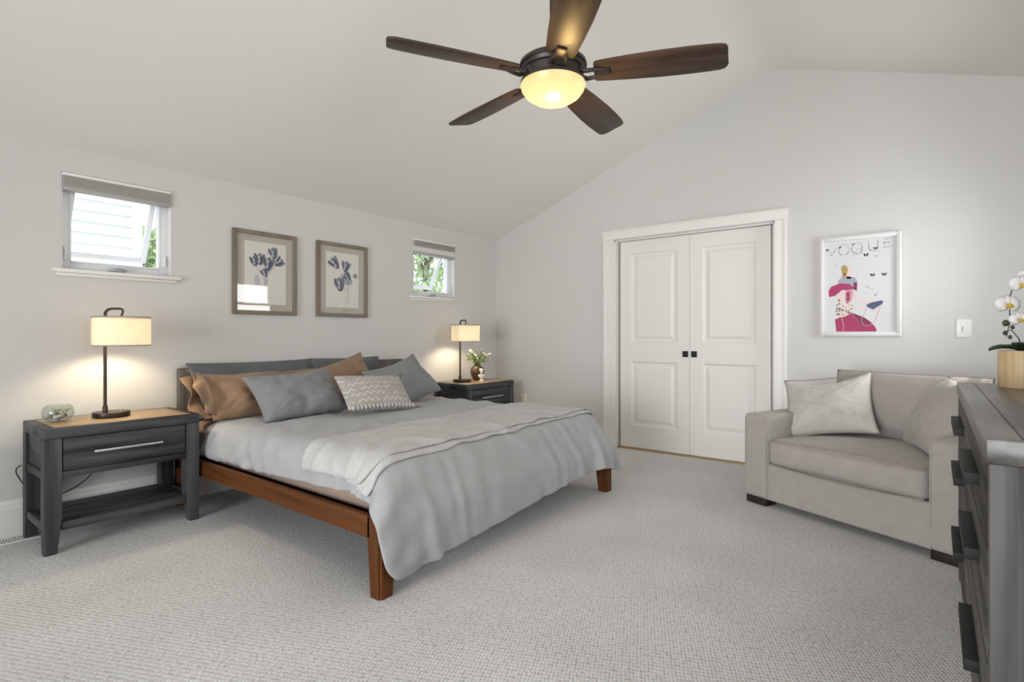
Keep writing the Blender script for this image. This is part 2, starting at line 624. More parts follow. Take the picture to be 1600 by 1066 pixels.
# high awning windows
def high_window(n, w, lab, open_ang):
    x0, x1, z0, z1 = w
    r = bpy.data.objects.new('window_%d' % n, None)
    r.location = ((x0 + x1) / 2, YB, z0)
    COL.objects.link(r)
    r['kind'] = 'structure'
    r['label'] = lab
    a, h = (x1 - x0) / 2, z1 - z0
    fy = .055
    bm = bmesh.new()
    f = .052
    for q in ((-a, -a + f, 0, h), (a - f, a, 0, h)):
        box(bm, q[0], q[1], fy, fy + .06, q[2], q[3], .004)
    for q in ((-a + f, a - f, 0, f), (-a + f, a - f, h - f, h)):
        box(bm, q[0], q[1], fy + .001, fy + .06, q[2], q[3], .004)
    for s in (-1, 1):                                            # inner bead and lock levers
        box(bm, s * (a - f) - .006, s * (a - f) + .006, fy - .004, fy + .02, f - .006, h - f + .006, .002)
    for z in (f, h - f):
        box(bm, -a + f, a - f, fy - .004, fy + .02, z - .006, z + .006, .002)
    obj('window_frame', bm, M['vinyl'], r)
    for s in (-1, 1):
        bm = bx(s * (a - .026) - .009, s * (a - .026) + .009, fy - .010, fy + .002, .06, .145, .004)
        tube(bm, [(s * (a - .026), fy - .014, .075), (s * (a - .026), fy - .020, .11), (s * (a - .022), fy - .016, .13)], [.005, .0055, .004], 8)
        obj('lock_lever', bm, M['white_plastic'], r)
    bm = bx(-.045, .045, fy - .018, fy + .002, .010, .034, .006)
    tube(bm, [(-.02, fy - .022, .03), (.0, fy - .035, .034), (.035, fy - .032, .028)], [.007, .006, .006], 8)
    ball(bm, (.042, fy - .032, .027), .010, seg=10)
    obj('crank', bm, mat('crank_grey_%d' % n, (.55, .56, .58), .35), r)
    # sash hinged at the top, swung out
    mx = Matrix.Translation((0, fy + .035, h - f)) @ Matrix.Rotation(open_ang, 4, 'X')
    sw, sh = a - f - .004, h - 2 * f - .008
    bm = bmesh.new()
    s_ = .032
    for q in ((-sw, -sw + s_, -sh, 0), (sw - s_, sw, -sh, 0), (-sw + s_, sw - s_, -sh, -sh + s_), (-sw + s_, sw - s_, -s_, 0)):
        box(bm, q[0], q[1], -.012, .018, q[2], q[3], .003, mx=mx)
    obj('sash', bm, M['vinyl'], r)
    bm = bmesh.new()
    box(bm, -sw + s_ - .004, sw - s_ + .004, -.001, .003, -sh + s_ - .004, -s_ + .004, mx=mx)
    obj('pane', bm, M['pane'], r, smooth=False)
    bm = bmesh.new()
    box(bm, -a - .045, a + .045, -.040, .056, -.022, 0, .004)
    box(bm, -a - .030, a + .030, -.016, -.0, -.040, -.022, .003)
    obj('window_sill', bm, M['trim'], r)
    bm = bmesh.new()                                             # painted returns
    box(bm, -a - .001, -a + .004, 0, fy, 0, h)
    box(bm, a - .004, a + .001, 0, fy, 0, h)
    box(bm, -a, a, 0, fy, h - .004, h + .001)
    obj('window_return', bm, M['trim'], r, smooth=False)
high_window(1, W1, 'small high window over the lamp with the glass bowl, siding seen outside', R_(27))
high_window(2, W2, 'small high window near the corner, foliage seen outside', R_(27))

r = bpy.data.objects.new('window_3', None)
r.location = ((WF2[0] + WF2[1]) / 2, YF, WF2[2])
COL.objects.link(r)
r['kind'] = 'structure'
r['label'] = 'window in the front wall beside the sofa corner'
a, h = (WF2[1] - WF2[0]) / 2, WF2[3] - WF2[2]
bm = bmesh.new()
for q in ((-a, -a + .04, 0, h), (a - .04, a, 0, h), (-a + .04, a - .04, 0, .04), (-a + .04, a - .04, h - .04, h), (-a + .04, a - .04, .64, .68)):
    box(bm, q[0], q[1], -.050, -.010, q[2], q[3], .003)
obj('window_frame', bm, M['vinyl'], r)

def pleat_mat():
    return mat('shade_pleats', (.52, .50, .475), .85, bump=(300, .2, .001))
M['pleat'] = pleat_mat()
M['pleat_rail'] = mat('shade_rail', (.40, .385, .365), .6)
def pleated_shade(w, drop, gap, lab):
    x0, x1, z0, z1 = w
    t = thing('pleated_shade', lab, 'window shade', ((x0 + x1) / 2, YB - .004, z1 - .002), group='pleated shades on the high windows')
    a = (x1 - x0) / 2 - .004
    obj('headrail', bx(-a, a, -.012, .045, -.018, -.002, .003), M['white_plastic'], t)
    bm = bmesh.new()
    n = 5
    hh = drop / n
    for i in range(n):
        zt = -.018 - i * hh
        prism(bm, [(-.006, zt), (-.018, zt - hh / 2), (-.006, zt - hh + .0006), (.032, zt - hh + .0006), (.042, zt - hh / 2), (.032, zt)], 'x', -a + .003, a - .003)
    obj('pleats', bm, M['pleat'], t, smooth=False)
    if gap:
        bm = bmesh.new()
        k = 4
        for i in range(k):
            zt = -.018 - drop - gap * i / k
            g = gap / k
            prism(bm, [(.004, zt), (-.004, zt - g / 2), (.004, zt - g + .0005), (.010, zt - g + .0005), (.004, zt - g / 2), (.010, zt)], 'x', -a + .004, a - .004)
        obj('shade_cloth', bm, M['white_plastic'], t, smooth=False)
    zb = -.018 - drop - gap
    obj('bottom_rail', bx(-a + .002, a - .002, -.010, .036, zb - .024, zb, .004), M['pleat_rail'], t)
pleated_shade(W1, .062, 0, 'raised grey pleated shade on the window over the left lamp')
pleated_shade(W2, .055, .055, 'grey pleated shade with a white strip showing, on the corner window')

# outside the windows
bm = bmesh.new()
HX0, HX1, HY = -3.5, 2.14, 7.0
ex = .115
k = 0
z = 0.
while z < 5.0:
    prism(bm, [(HY - .026, z), (HY - .004, z + ex), (HY + .1, z + ex), (HY + .1, z)], 'x', HX0, HX1)
    z += ex
t = thing('house_exterior', 'white lap-sided neighbour house wall seen through the left window', 'building', (0, 0, 0))
obj('siding', bm, mat('siding_white', (.78, .79, .80), .6), t, smooth=False)
obj('corner_board', bx(HX1 - .012, HX1 + .09, HY - .03, HY + .1, 0, 5.0, .003), mat('corner_board_white', (.80, .81, .82), .5), t)

def tree(loc, h, r, seed, lab):
    rnd = random.Random(seed)
    t = thing('tree', lab, 'tree', loc)
    bm = bmesh.new()
    tube(bm, [(0, 0, 0), (.05, .03, h * .4), (.02, -.02, h * .8)], [.11, .08, .04], 8)
    for i in range(7):
        a = rnd.uniform(0, 2 * PI)
        tube(bm, [(.03, 0, h * (.4 + .05 * i)), (r * .4 * math.cos(a), r * .4 * math.sin(a), h * (.55 + .05 * i)), (r * .75 * math.cos(a), r * .75 * math.sin(a), h * (.62 + .05 * i))], [.035, .02, .008], 6)
    obj('trunk', bm, mat('bark_%d' % seed, (.16, .12, .09), .9), t)
    bm = bmesh.new()
    for i in range(2600):
        d = Vector((rnd.gauss(0, 1), rnd.gauss(0, 1), rnd.gauss(0, 1))).normalized() * (r * rnd.uniform(.25, 1) ** .6)
        c = Vector((0, 0, h * .72)) + Vector((d.x, d.y, d.z * .95))
        q = Euler((rnd.uniform(0, 6), rnd.uniform(0, 6), rnd.uniform(0, 6))).to_matrix()
        s = rnd.uniform(.05, .10)
        vs = [bm.verts.new(c + q @ Vector(p) * s) for p in ((-1, 0, 0), (0, -.42, .06), (1, 0, 0), (0, .42, .06))]
        bm.faces.new(vs)
    obj('foliage', bm, mat('foliage_%d' % seed, (.34, .44, .24), .6, var=(3, .4)), t, smooth=False)
tree((6.9, 7.4, 0), 3.6, 1.45, 3, 'leafy green tree outside the corner window')
tree((2.9, 8.6, 0), 2.6, .8, 5, 'small green tree beside the neighbour house outside the left window')

# ------------------------------------------------------------------ ceiling fan
FX, FY, FZ = 1.827, 1.213, 2.14
FC = ZR - n1 * (FY - YR)
fan = thing('ceiling_fan', 'bronze five-blade ceiling fan with a glowing bowl light', 'ceiling fan', (FX, FY, FZ))
top = FC - FZ
bm = bmesh.new()
lathe(bm, [(0, top - .075), (.03, top - .075), (.062, top - .05), (.072, top + .03), (0, top + .03)], 32)
obj('canopy', bm, M['dark_bronze'], fan)
obj('downrod', tube(bmesh.new(), [(0, 0, .09), (0, 0, top - .06)], .0135, 16), M['dark_bronze'], fan)
bm = bmesh.new()
lathe(bm, [(0, .135), (.028, .135), (.034, .100), (.075, .090), (.118, .072), (.134, .060), (.137, .048), (.134, .044), (.128, .044), (.124, .030), (.116, .026), (.114, -.004), (.124, -.008), (.130, -.012), (.132, -.022), (.128, -.026), (0, -.026)], 64)
obj('motor_housing', bm, M['dark_bronze'], fan)
bm = bmesh.new()
lathe(bm, [(.1285, -.022), (.1315, -.028), (.126, -.046), (.110, -.068), (.080, -.088), (.042, -.099), (0, -.102)], 64)
bowl = emit('bowl_glow', (1.0, .80, .42), .0)
nt = bowl.node_tree
b = nt.nodes['Principled BSDF']
b.inputs['Base Color'].default_value = (.04, .03, .02, 1)
b.inputs['Roughness'].default_value = .35
b.inputs['Emission Color'].default_value = (1.0, .76, .33, 1)
tc = nt.nodes.new('ShaderNodeTexCoord')
sx_ = nt.nodes.new('ShaderNodeSeparateXYZ')
mr = nt.nodes.new('ShaderNodeMapRange')
mr.inputs['From Min'].default_value = -.022
mr.inputs['From Max'].default_value = -.102
mr.inputs['To Min'].default_value = .85
mr.inputs['To Max'].default_value = 1.35
nt.links.new(tc.outputs['Object'], sx_.inputs[0])
nt.links.new(sx_.outputs['Z'], mr.inputs['Value'])
nt.links.new(mr.outputs[0], b.inputs['Emission Strength'])
obj('light_bowl', bm, bowl, fan)
light('fan_bulb', 'POINT', (FX, FY, FZ - .17), (0, 0, 0), 6.0, (1, .66, .25), shadow_soft_size=.05)

def blade_bm():
    """outline along +x, thin, with rounded corners"""
    st = [(.165, .046), (.172, .054), (.20, .058), (.30, .066), (.42, .072), (.52, .073), (.60, .071), (.645, .068), (.662, .062), (.670, .050), (.672, .036)]
    up = [(x, w) for x, w in st]
    lo = [(x - (.012 if i > 6 else 0), -w) for i, (x, w) in enumerate(st)]
    out = up + lo[::-1]
    return prism(bmesh.new(), out, 'z', -.004, .004, bev=.0015)
pitch = R_(-13)
me_b = None
for i in range(5):
    a = R_(6.4 + 72 * i)
    o = obj('blade', blade_bm(), M['blade'], fan)
    o.rotation_euler = (Matrix.Rotation(a, 4, 'Z') @ Matrix.Rotation(pitch, 4, 'X')).to_euler()
    o.location = (0, 0, .012)
    bm = bmesh.new()
    # blade iron: two arms and a flat tab
    for s in (-1, 1):
        tube(bm, [(.105, s * .020, .0), (.135, s * .026, -.012), (.165, s * .024, -.010), (.205, s * .014, -.006)], [.009, .009, .008, .006], 8)
    box(bm, .165, .225, -.020, .020, -.012, -.004, .003)
    box(bm, .10, .122, -.034, .034, -.012, .016, .004)
    o2 = obj('blade_iron', bm, M['dark_bronze'], fan)
    o2.rotation_euler = (Matrix.Rotation(a, 4, 'Z') @ Matrix.Rotation(pitch * .7, 4, 'X')).to_euler()
    o2.location = (0, 0, .012)

# ------------------------------------------------------------------ night stands
def nightstand(name, loc, lab):
    """local origin at floor, centre of the footprint; front is -y"""
    t = thing(name, lab, 'nightstand', loc, group='matching charcoal nightstands')
    w, d, H = .360, .225, .636
    bm = bmesh.new()
    prism(bm, [(-w, -d), (w, -d), (w, d), (-w, d)], 'z', .580, H, bev=.004)
    obj('top_frame', bm, [M['grey_x']], t)
    obj('top_panel', bx(-w + .045, w - .045, -d + .010, d - .045, H - .003, H + .0015, .001), M['top_wood'], t)
    for sx in (-1, 1):
        for sy in (-1, 1):
            bm = bmesh.new()
            # leg with a taper on its inner faces near the foot
            lw = .072
            secs = [(0, .052), (.13, .066), (.17, lw), (.580, lw)]
            prev = None
            for z, q in secs:
                xs = (sx * w, sx * (w - q))
                ys = (sy * d, sy * (d - q))
                ring = [bm.verts.new((a, b, z)) for a, b in ((xs[0], ys[0]), (xs[1], ys[0]), (xs[1], ys[1]), (xs[0], ys[1]))]
                if prev:
                    for k in range(4):
                        bm.faces.new((prev[k], prev[(k + 1) % 4], ring[(k + 1) % 4], ring[k]))
                else:
                    bm.faces.new(ring)
                prev = ring
            bm.faces.new(prev)
            bmesh.ops.recalc_face_normals(bm, faces=bm.faces[:])
            bmesh.ops.bevel(bm, geom=[e for e in bm.edges if e.calc_face_angle(0) > .6], offset=.003, segments=2, affect='EDGES')
            obj('leg', bm, M['grey_z'], t)
    wi, di = w - .072, d - .072
    for s in (-1, 1):
        bm = bmesh.new()
        box(bm, s * (w - .030), s * (w - .012), -di, di, .40, .58)
        box(bm, s * (w - .034), s * (w - .004), -di, di, .375, .415, .002)
        obj('side_panel', bm, M['grey_y'], t)
        obj('side_stretcher', bx(s * w - s * .019 - .015, s * w - s * .019 + .015, -di, di, .115, .155, .002), M['grey_y'], t)
    obj('apron', bx(-wi, wi, -d + .004, -d + .030, .378, .410, .002), M['grey_x'], t)
    obj('back_panel', bx(-wi, wi, d - .03, d - .012, .38, .58), M['grey_x'], t)
    dr = obj('drawer', bx(-wi + .004, wi - .004, -d + .001, -d + .030, .414, .577, .003), M['grey_x'], t)
    bm = bmesh.new()
    box(bm, -wi + .006, wi - .006, -d + .030, d - .04, .418, .57)
    obj('drawer_box', bm, M['grey_x'], dr)
    bm = bmesh.new()
    box(bm, -.160, .160, -d - .022, -d - .014, .489, .501, .002)
    for s in (-1, 1):
        box(bm, s * .15 - .006, s * .15 + .006, -d - .015, -d + .002, .490, .500, .001)
    obj('handle', bm, M['steel'], dr)
    obj('shelf_rail', bx(-wi, wi, -d + .010, -d + .034, .112, .152, .002), M['grey_x'], t)
    obj('shelf_rail', bx(-wi, wi, d - .034, d - .010, .112, .152, .002), M['grey_x'], t)
    for k in range(7):
        y = -d + .050 + k * .0535
        obj('shelf_slat', bx(-w + .03, w - .03, y, y + .038, .134, .150, .002), M['grey_x'], t)
    return t
NSL = (1.050, 3.705, 0)
NSR = (4.140, 3.705, 0)
nightstand('nightstand', NSL, 'charcoal wood nightstand left of the bed, slatted shelf and drawer visible')
nightstand('nightstand', NSR, 'charcoal wood nightstand in the corner, mostly hidden behind the bed')

# ------------------------------------------------------------------ table lamps
def shade_mat():
    m = bpy.data.materials.new('lamp_linen')
    m.use_nodes = True
    nt = m.node_tree
    N, L = nt.nodes, nt.links
    N.remove(N['Principled BSDF'])
    tc = N.new('ShaderNodeTexCoord')
    w1 = N.new('ShaderNodeTexNoise')
    w1.inputs['Scale'].default_value = 1
    mp = N.new('ShaderNodeMapping')
    mp.inputs['Scale'].default_value = (60, 60, 420)
    L.new(tc.outputs['Object'], mp.inputs[0])
    L.new(mp.outputs[0], w1.inputs['Vector'])
    r = N.new('ShaderNodeValToRGB')
    r.color_ramp.elements[0].position = .3
    r.color_ramp.elements[1].position = .7
    r.color_ramp.elements[0].color = (.82, .77, .69, 1)
    r.color_ramp.elements[1].color = (.92, .88, .80, 1)
    L.new(w1.outputs['Fac'], r.inputs[0])
    d = N.new('ShaderNodeBsdfDiffuse')
    t = N.new('ShaderNodeBsdfTranslucent')
    L.new(r.outputs[0], d.inputs[0])
    L.new(r.outputs[0], t.inputs[0])
    mx = N.new('ShaderNodeMixShader')
    mx.inputs[0].default_value = .72
    L.new(d.outputs[0], mx.inputs[1])
    L.new(t.outputs[0], mx.inputs[2])
    L.new(mx.outputs[0], N['Material Output'].inputs[0])
    return m
M['shade'] = shade_mat()
M['shade_band'] = weave('shade_band', (.30, .265, .22), (.36, .32, .27), 300)
M['bulb'] = emit('bulb_glow', (1, .82, .55), 12)
def table_lamp(loc, lab, cord, watts):
    t = thing('table_lamp', lab, 'lamp', loc, group='drum-shade table lamps')
    a, b = .142, .142
    bm = lathe(bmesh.new(), [(0, 0), (.97, 0), (1, .004), (1, .024), (.985, .029), (0, .029)], 48, (.0, 0, 0), .090, .090)
    obj('base', bm, M['bronze'], t)
    px = -.030
    sxc = .050
    bm = tube(bmesh.new(), [(px, 0, .028), (px, 0, .10), (px, 0, .30), (px, 0, .575)], .0085, 16)
    lathe(bm, [(0, .028), (.013, .028), (.013, .060), (.0095, .066), (.0095, .07)], 16, (px, 0, 0))
    obj('pole', bm, M['bronze'], t)
    arc = [(px, 0, .570), (px + .002, 0, .595), (px + .012, 0, .611), (px + .030, 0, .618), (sxc - .010, 0, .620), (sxc + .004, 0, .616), (sxc + .006, 0, .600), (sxc, 0, .585), (sxc, 0, .54)]
    obj('arm', tube(bmesh.new(), arc, [.0085, .0085, .008, .0075, .007, .0065, .006, .006, .006], 12), M['bronze'], t)
    # drum shade, open top and bottom, with a real cloth thickness
    z0, z1 = .404, .574
    bm = lathe(bmesh.new(), [(1, z0), (1, z1), (.985, z1), (.985, z0)], 64, (sxc, 0, 0), a, b, close=True)
    sh = obj('lamp_shade', bm, M['shade'], t)
    for z in (z0, z1 - .007):
        bm = lathe(bmesh.new(), [(1.006, z), (1.006, z + .007), (.98, z + .007), (.98, z)], 64, (sxc, 0, 0), a, b, close=True)
        obj('shade_trim', bm, M['shade_band'], sh)
    bm = bmesh.new()
    tube(bm, [(sxc - a * .98, 0, .556), (sxc + a * .98, 0, .556)], .0025, 8)
    tube(bm, [(sxc, -b * .98, .556), (sxc, b * .98, .556)], .0025, 8)
    lathe(bm, [(0, .502), (.016, .502), (.016, .55), (0, .555)], 16, (sxc, 0, 0))
    obj('socket', bm, M['bronze'], t)
    bm = bmesh.new()
    lathe(bm, [(0, .455), (.014, .458), (.022, .468), (.022, .480), (.013, .502), (0, .505)], 20, (sxc, 0, 0))
    obj('bulb', bm, M['bulb'], t)
    obj('diffuser', lathe(bmesh.new(), [(0, .5615), (a * .975, .5615), (a * .975, .5635), (0, .5635)], 48, (sxc, 0, 0)), M['shade'], t)
    L = light('lamp_bulb', 'POINT', (sxc, 0, .488), (0, 0, 0), watts, (1, .83, .58), shadow_soft_size=.035)
    L.parent = t
    bm = bmesh.new()
    lathe(bm, [(0, .029), (.006, .029), (.006, .040), (.004, .042), (0, .042)], 12, (.045, 0, 0))
    obj('switch', bm, M['steel'], t)
    if cord:
        pts = [Vector(p) - Vector(loc) for p in cord]
        # smooth
        sm = []
        for i in range(len(pts) - 1):
            p0, p1, p2, p3 = pts[max(i - 1, 0)], pts[i], pts[i + 1], pts[min(i + 2, len(pts) - 1)]
            for k in range(8):
                u = k / 8
                sm.append(.5 * ((2 * p1) + (p2 - p0) * u + (2 * p0 - 5 * p1 + 4 * p2 - p3) * u * u + (3 * p1 - p0 - 3 * p2 + p3) * u ** 3))
        sm.append(pts[-1])
        obj('cord', tube(bmesh.new(), sm, .003, 8), M['black_metal'], t)
table_lamp((1.036, 3.72, .6375), 'lit drum-shade lamp on the left nightstand beside the glass bowl',
           [(1.04, 3.785, .645), (1.04, 3.90, .650), (1.06, 3.945, .62), (1.08, 3.950, .45), (1.02, 3.955, .30), (.92, 3.95, .215), (.80, 3.955, .19), (.72, 3.955, .25), (.675, 3.957, .33), (.668, 3.957, .37), (.69, 3.957, .39)], 20)
table_lamp((3.965, 3.72, .6375), 'lit drum-shade lamp on the corner nightstand beside the flower vase', None, 20)

# glass bowl with air plants and shells
t = thing('glass_bowl', 'low clear glass bowl of shells and air plants on the left nightstand', 'bowl', (.800, 3.735, .6375))
bm = lathe(bmesh.new(), [(0, .0), (.035, .0), (.055, .012), (.068, .034), (.070, .055), (.062, .078), (.050, .090), (.048, .089), (.060, .076), (.0675, .055), (.0655, .035), (.053, .0145), (.034, .003), (0, .003)], 40)
obj('bowl', bm, M['crystal'], t)
rnd = random.Random(4)
shell_cols = [(.62, .58, .52), (.16, .15, .16), (.42, .38, .33), (.72, .70, .66)]
for i in range(16):
    a, rr = rnd.uniform(0, 2 * PI), rnd.uniform(0, .038)
    bm = ball(bmesh.new(), (rr * math.cos(a), rr * math.sin(a), rnd.uniform(.018, .040)), rnd.uniform(.010, .016), (1, .8, .65), 10, rot=Euler((rnd.uniform(0, 3), rnd.uniform(0, 3), 0)))
    obj('shell', bm, mat('shell_%d' % i, shell_cols[i % 4], .4), t)
for j, (cx, cy) in enumerate(((-.018, -.01), (.022, -.012), (.0, .022))):
    bm = bmesh.new()
    for i in range(12):
        a = 2 * PI * i / 12 + j
        l = rnd.uniform(.028, .042)
        d = Vector((math.cos(a), math.sin(a), rnd.uniform(.6, 1.3))).normalized()
        p = Vector((cx, cy, .045))
        tube(bm, [p, p + d * l * .5, p + d * l + Vector((d.x, d.y, -.1)) * .006], [.0045, .004, .0008], 6)
    obj('air_plant', bm, mat('air_plant_%d' % j, (.42, .46, .34), .6), t)

# vase with flowers and bust on the right night stand
t = thing('flower_vase', 'brown vase of white and green flowers on the corner nightstand', 'vase', (4.222, 3.745, .6375))
bm = lathe(bmesh.new(), [(0, 0), (.040, 0), (.044, .006), (.066, .060), (.074, .095), (.066, .128), (.040, .150), (.032, .160), (.036, .172), (.031, .172), (.028, .160), (.034, .150), (0, .145)], 40)
obj('vase', bm, mat('bronze_ceramic', (.10, .052, .026), .3, var=(9, .35)), t)
rnd = random.Random(11)
heads = []
for i in range(40):
    a = rnd.uniform(0, 2 * PI)
    sp = rnd.uniform(.03, .155)
    h = rnd.uniform(.24, .34) - sp * .25 + (.06 if i == 3 else 0)
    tip = Vector((sp * math.cos(a), sp * math.sin(a), h))
    bm = tube(bmesh.new(), [(0, 0, .15), (tip.x * .35, tip.y * .35, .15 + (h - .15) * .55), tip], [.0022, .002, .0012], 6)
    nl = 10
    for k in range(nl):
        u = .45 + .5 * k / nl
        p = Vector((tip.x * u, tip.y * u, .15 + (h - .15) * u))
        q = Euler((rnd.uniform(-1, 1), rnd.uniform(-1, 1), rnd.uniform(0, 6))).to_matrix()
        s = rnd.uniform(.014, .026)
        vs = [bm.verts.new(p + q @ Vector(c) * s) for c in ((0, 0, 0), (.5, -.28, .1), (1.1, 0, .05), (.5, .28, .1))]
        bm.faces.new(vs)
    obj('stem', bm, M['leaf'] if i % 3 else mat('sprig_%d' % i, (.22, .27, .07), .6), t, smooth=False)
    if i % 2 == 0:
        bm = bmesh.new()
        for k in range(9):
            q = Euler((rnd.uniform(-.9, .9), rnd.uniform(-.9, .9), k * .7)).to_matrix()
            s = rnd.uniform(.012, .018)
            vs = [bm.verts.new(tip + q @ Vector(c) * s) for c in ((0, 0, 0), (.5, -.4, .25), (1, 0, .45), (.5, .4, .25))]
            bm.faces.new(vs)
        obj('blossom', bm, mat('blossom_%d' % i, (.80, .77, .66), .7), t, smooth=False)

bm = bmesh.new()
lathe(bm, [(0, 0), (.024, 0), (.024, .006), (.017, .012), (.013, .022), (.016, .030), (0, .032)], 28)
ball(bm, (0, 0, .052), .030, (1.05, .62, .75), 20)
for s in (-1, 1):
    ball(bm, (s * .026, 0, .056), .013, (1, .8, .8), 14)
tube(bm, [(0, 0, .06), (0, -.002, .078), (0, -.003, .09)], [.014, .011, .012], 14)
ball(bm, (0, -.002, .104), .0195, (.86, 1.0, 1.18), 20)
ball(bm, (0, .004, .112), .0205, (.95, 1.0, .9), 16)
ball(bm, (0, -.0225, .102), .0045, (.7, 1, 1.5), 8)
ball(bm, (0, -.019, .092), .005, (1.4, .6, .5), 8)
for i in range(14):
    a = 2 * PI * i / 14
    ball(bm, (.017 * math.cos(a), .004 + .017 * math.sin(a), .116 + .004 * (i % 2)), .0065, seg=8)
bust = obj('bust_figurine', bm, mat('plaster', (.80, .78, .72), .55))
bust.location = (4.165, 3.640, .6375)
bust.rotation_euler = (0, 0, R_(-30))
tag(bust, 'small white bust figurine in front of the brown vase', 'figurine')

# ------------------------------------------------------------------ bed
bed = thing('platform_bed', 'amber wood platform bed with a grey weathered headboard', 'bed', (0, 0, 0))
BX0, BX1, BY0, BY1 = 1.430, 3.478, 1.805, 3.955
for s, x in ((0, BX0), (1, BX1)):
    a, b = (x, x + .028) if s == 0 else (x - .028, x)
    obj('side_rail', bx(a, b, BY0 + .07, BY1 - .06, .245, .338, .003), M['amber_y'], bed)
obj('foot_rail', bx(BX0 + .07, BX1 - .07, BY0 + .008, BY0 + .036, .245, .338, .003), M['amber_x'], bed)
obj('platform', bx(BX0 + .028, BX1 - .028, BY0 + .036, BY1 - .06, .275, .300), M['amber_x'], bed)
for sx in (0, 1):
    for sy in (0, 1):
        xo = BX0 if sx == 0 else BX1
        yo = BY0 if sy == 0 else BY1 - .045
        dx, dy = (1 if sx == 0 else -1), (1 if sy == 0 else -1)
        bm = bmesh.new()
        prev = None
        for z, q in ((0, .074), (.24, .094), (.338, .094)):
            ring = [bm.verts.new(p) for p in ((xo, yo, z), (xo + dx * q, yo, z), (xo + dx * q, yo + dy * q, z), (xo, yo + dy * q, z))]
            if prev:
                for k in range(4):
                    bm.faces.new((prev[k], prev[(k + 1) % 4], ring[(k + 1) % 4], ring[k]))
            else:
                bm.faces.new(ring)
            prev = ring
        bm.faces.new(prev)
        bmesh.ops.recalc_face_normals(bm, faces=bm.faces[:])
        bmesh.ops.bevel(bm, geom=[e for e in bm.edges if e.calc_face_angle(0) > .6 and abs(e.verts[0].co.z - e.verts[1].co.z) > .01], offset=.010, segments=3, affect='EDGES')
        obj('leg', bm, M['amber_z'], bed)
hb = obj('headboard', bx(1.458, 3.375, 3.915, 3.955, .30, .886, .012, 3), M['head_wood'], bed)

MX0, MX1, MY0, MY1, MZ0, MZ1 = 1.492, 3.416, 1.875, 3.905, .302, .545
def mattress_bm():
    bm = bx(MX0, MX1, MY0, MY1, MZ0, MZ1, .082, 6)
    return bm
mt = obj('mattress', mattress_bm(), M['sheet'])
tag(mt, 'mattress in a taupe fitted sheet on the bed frame', 'mattress')

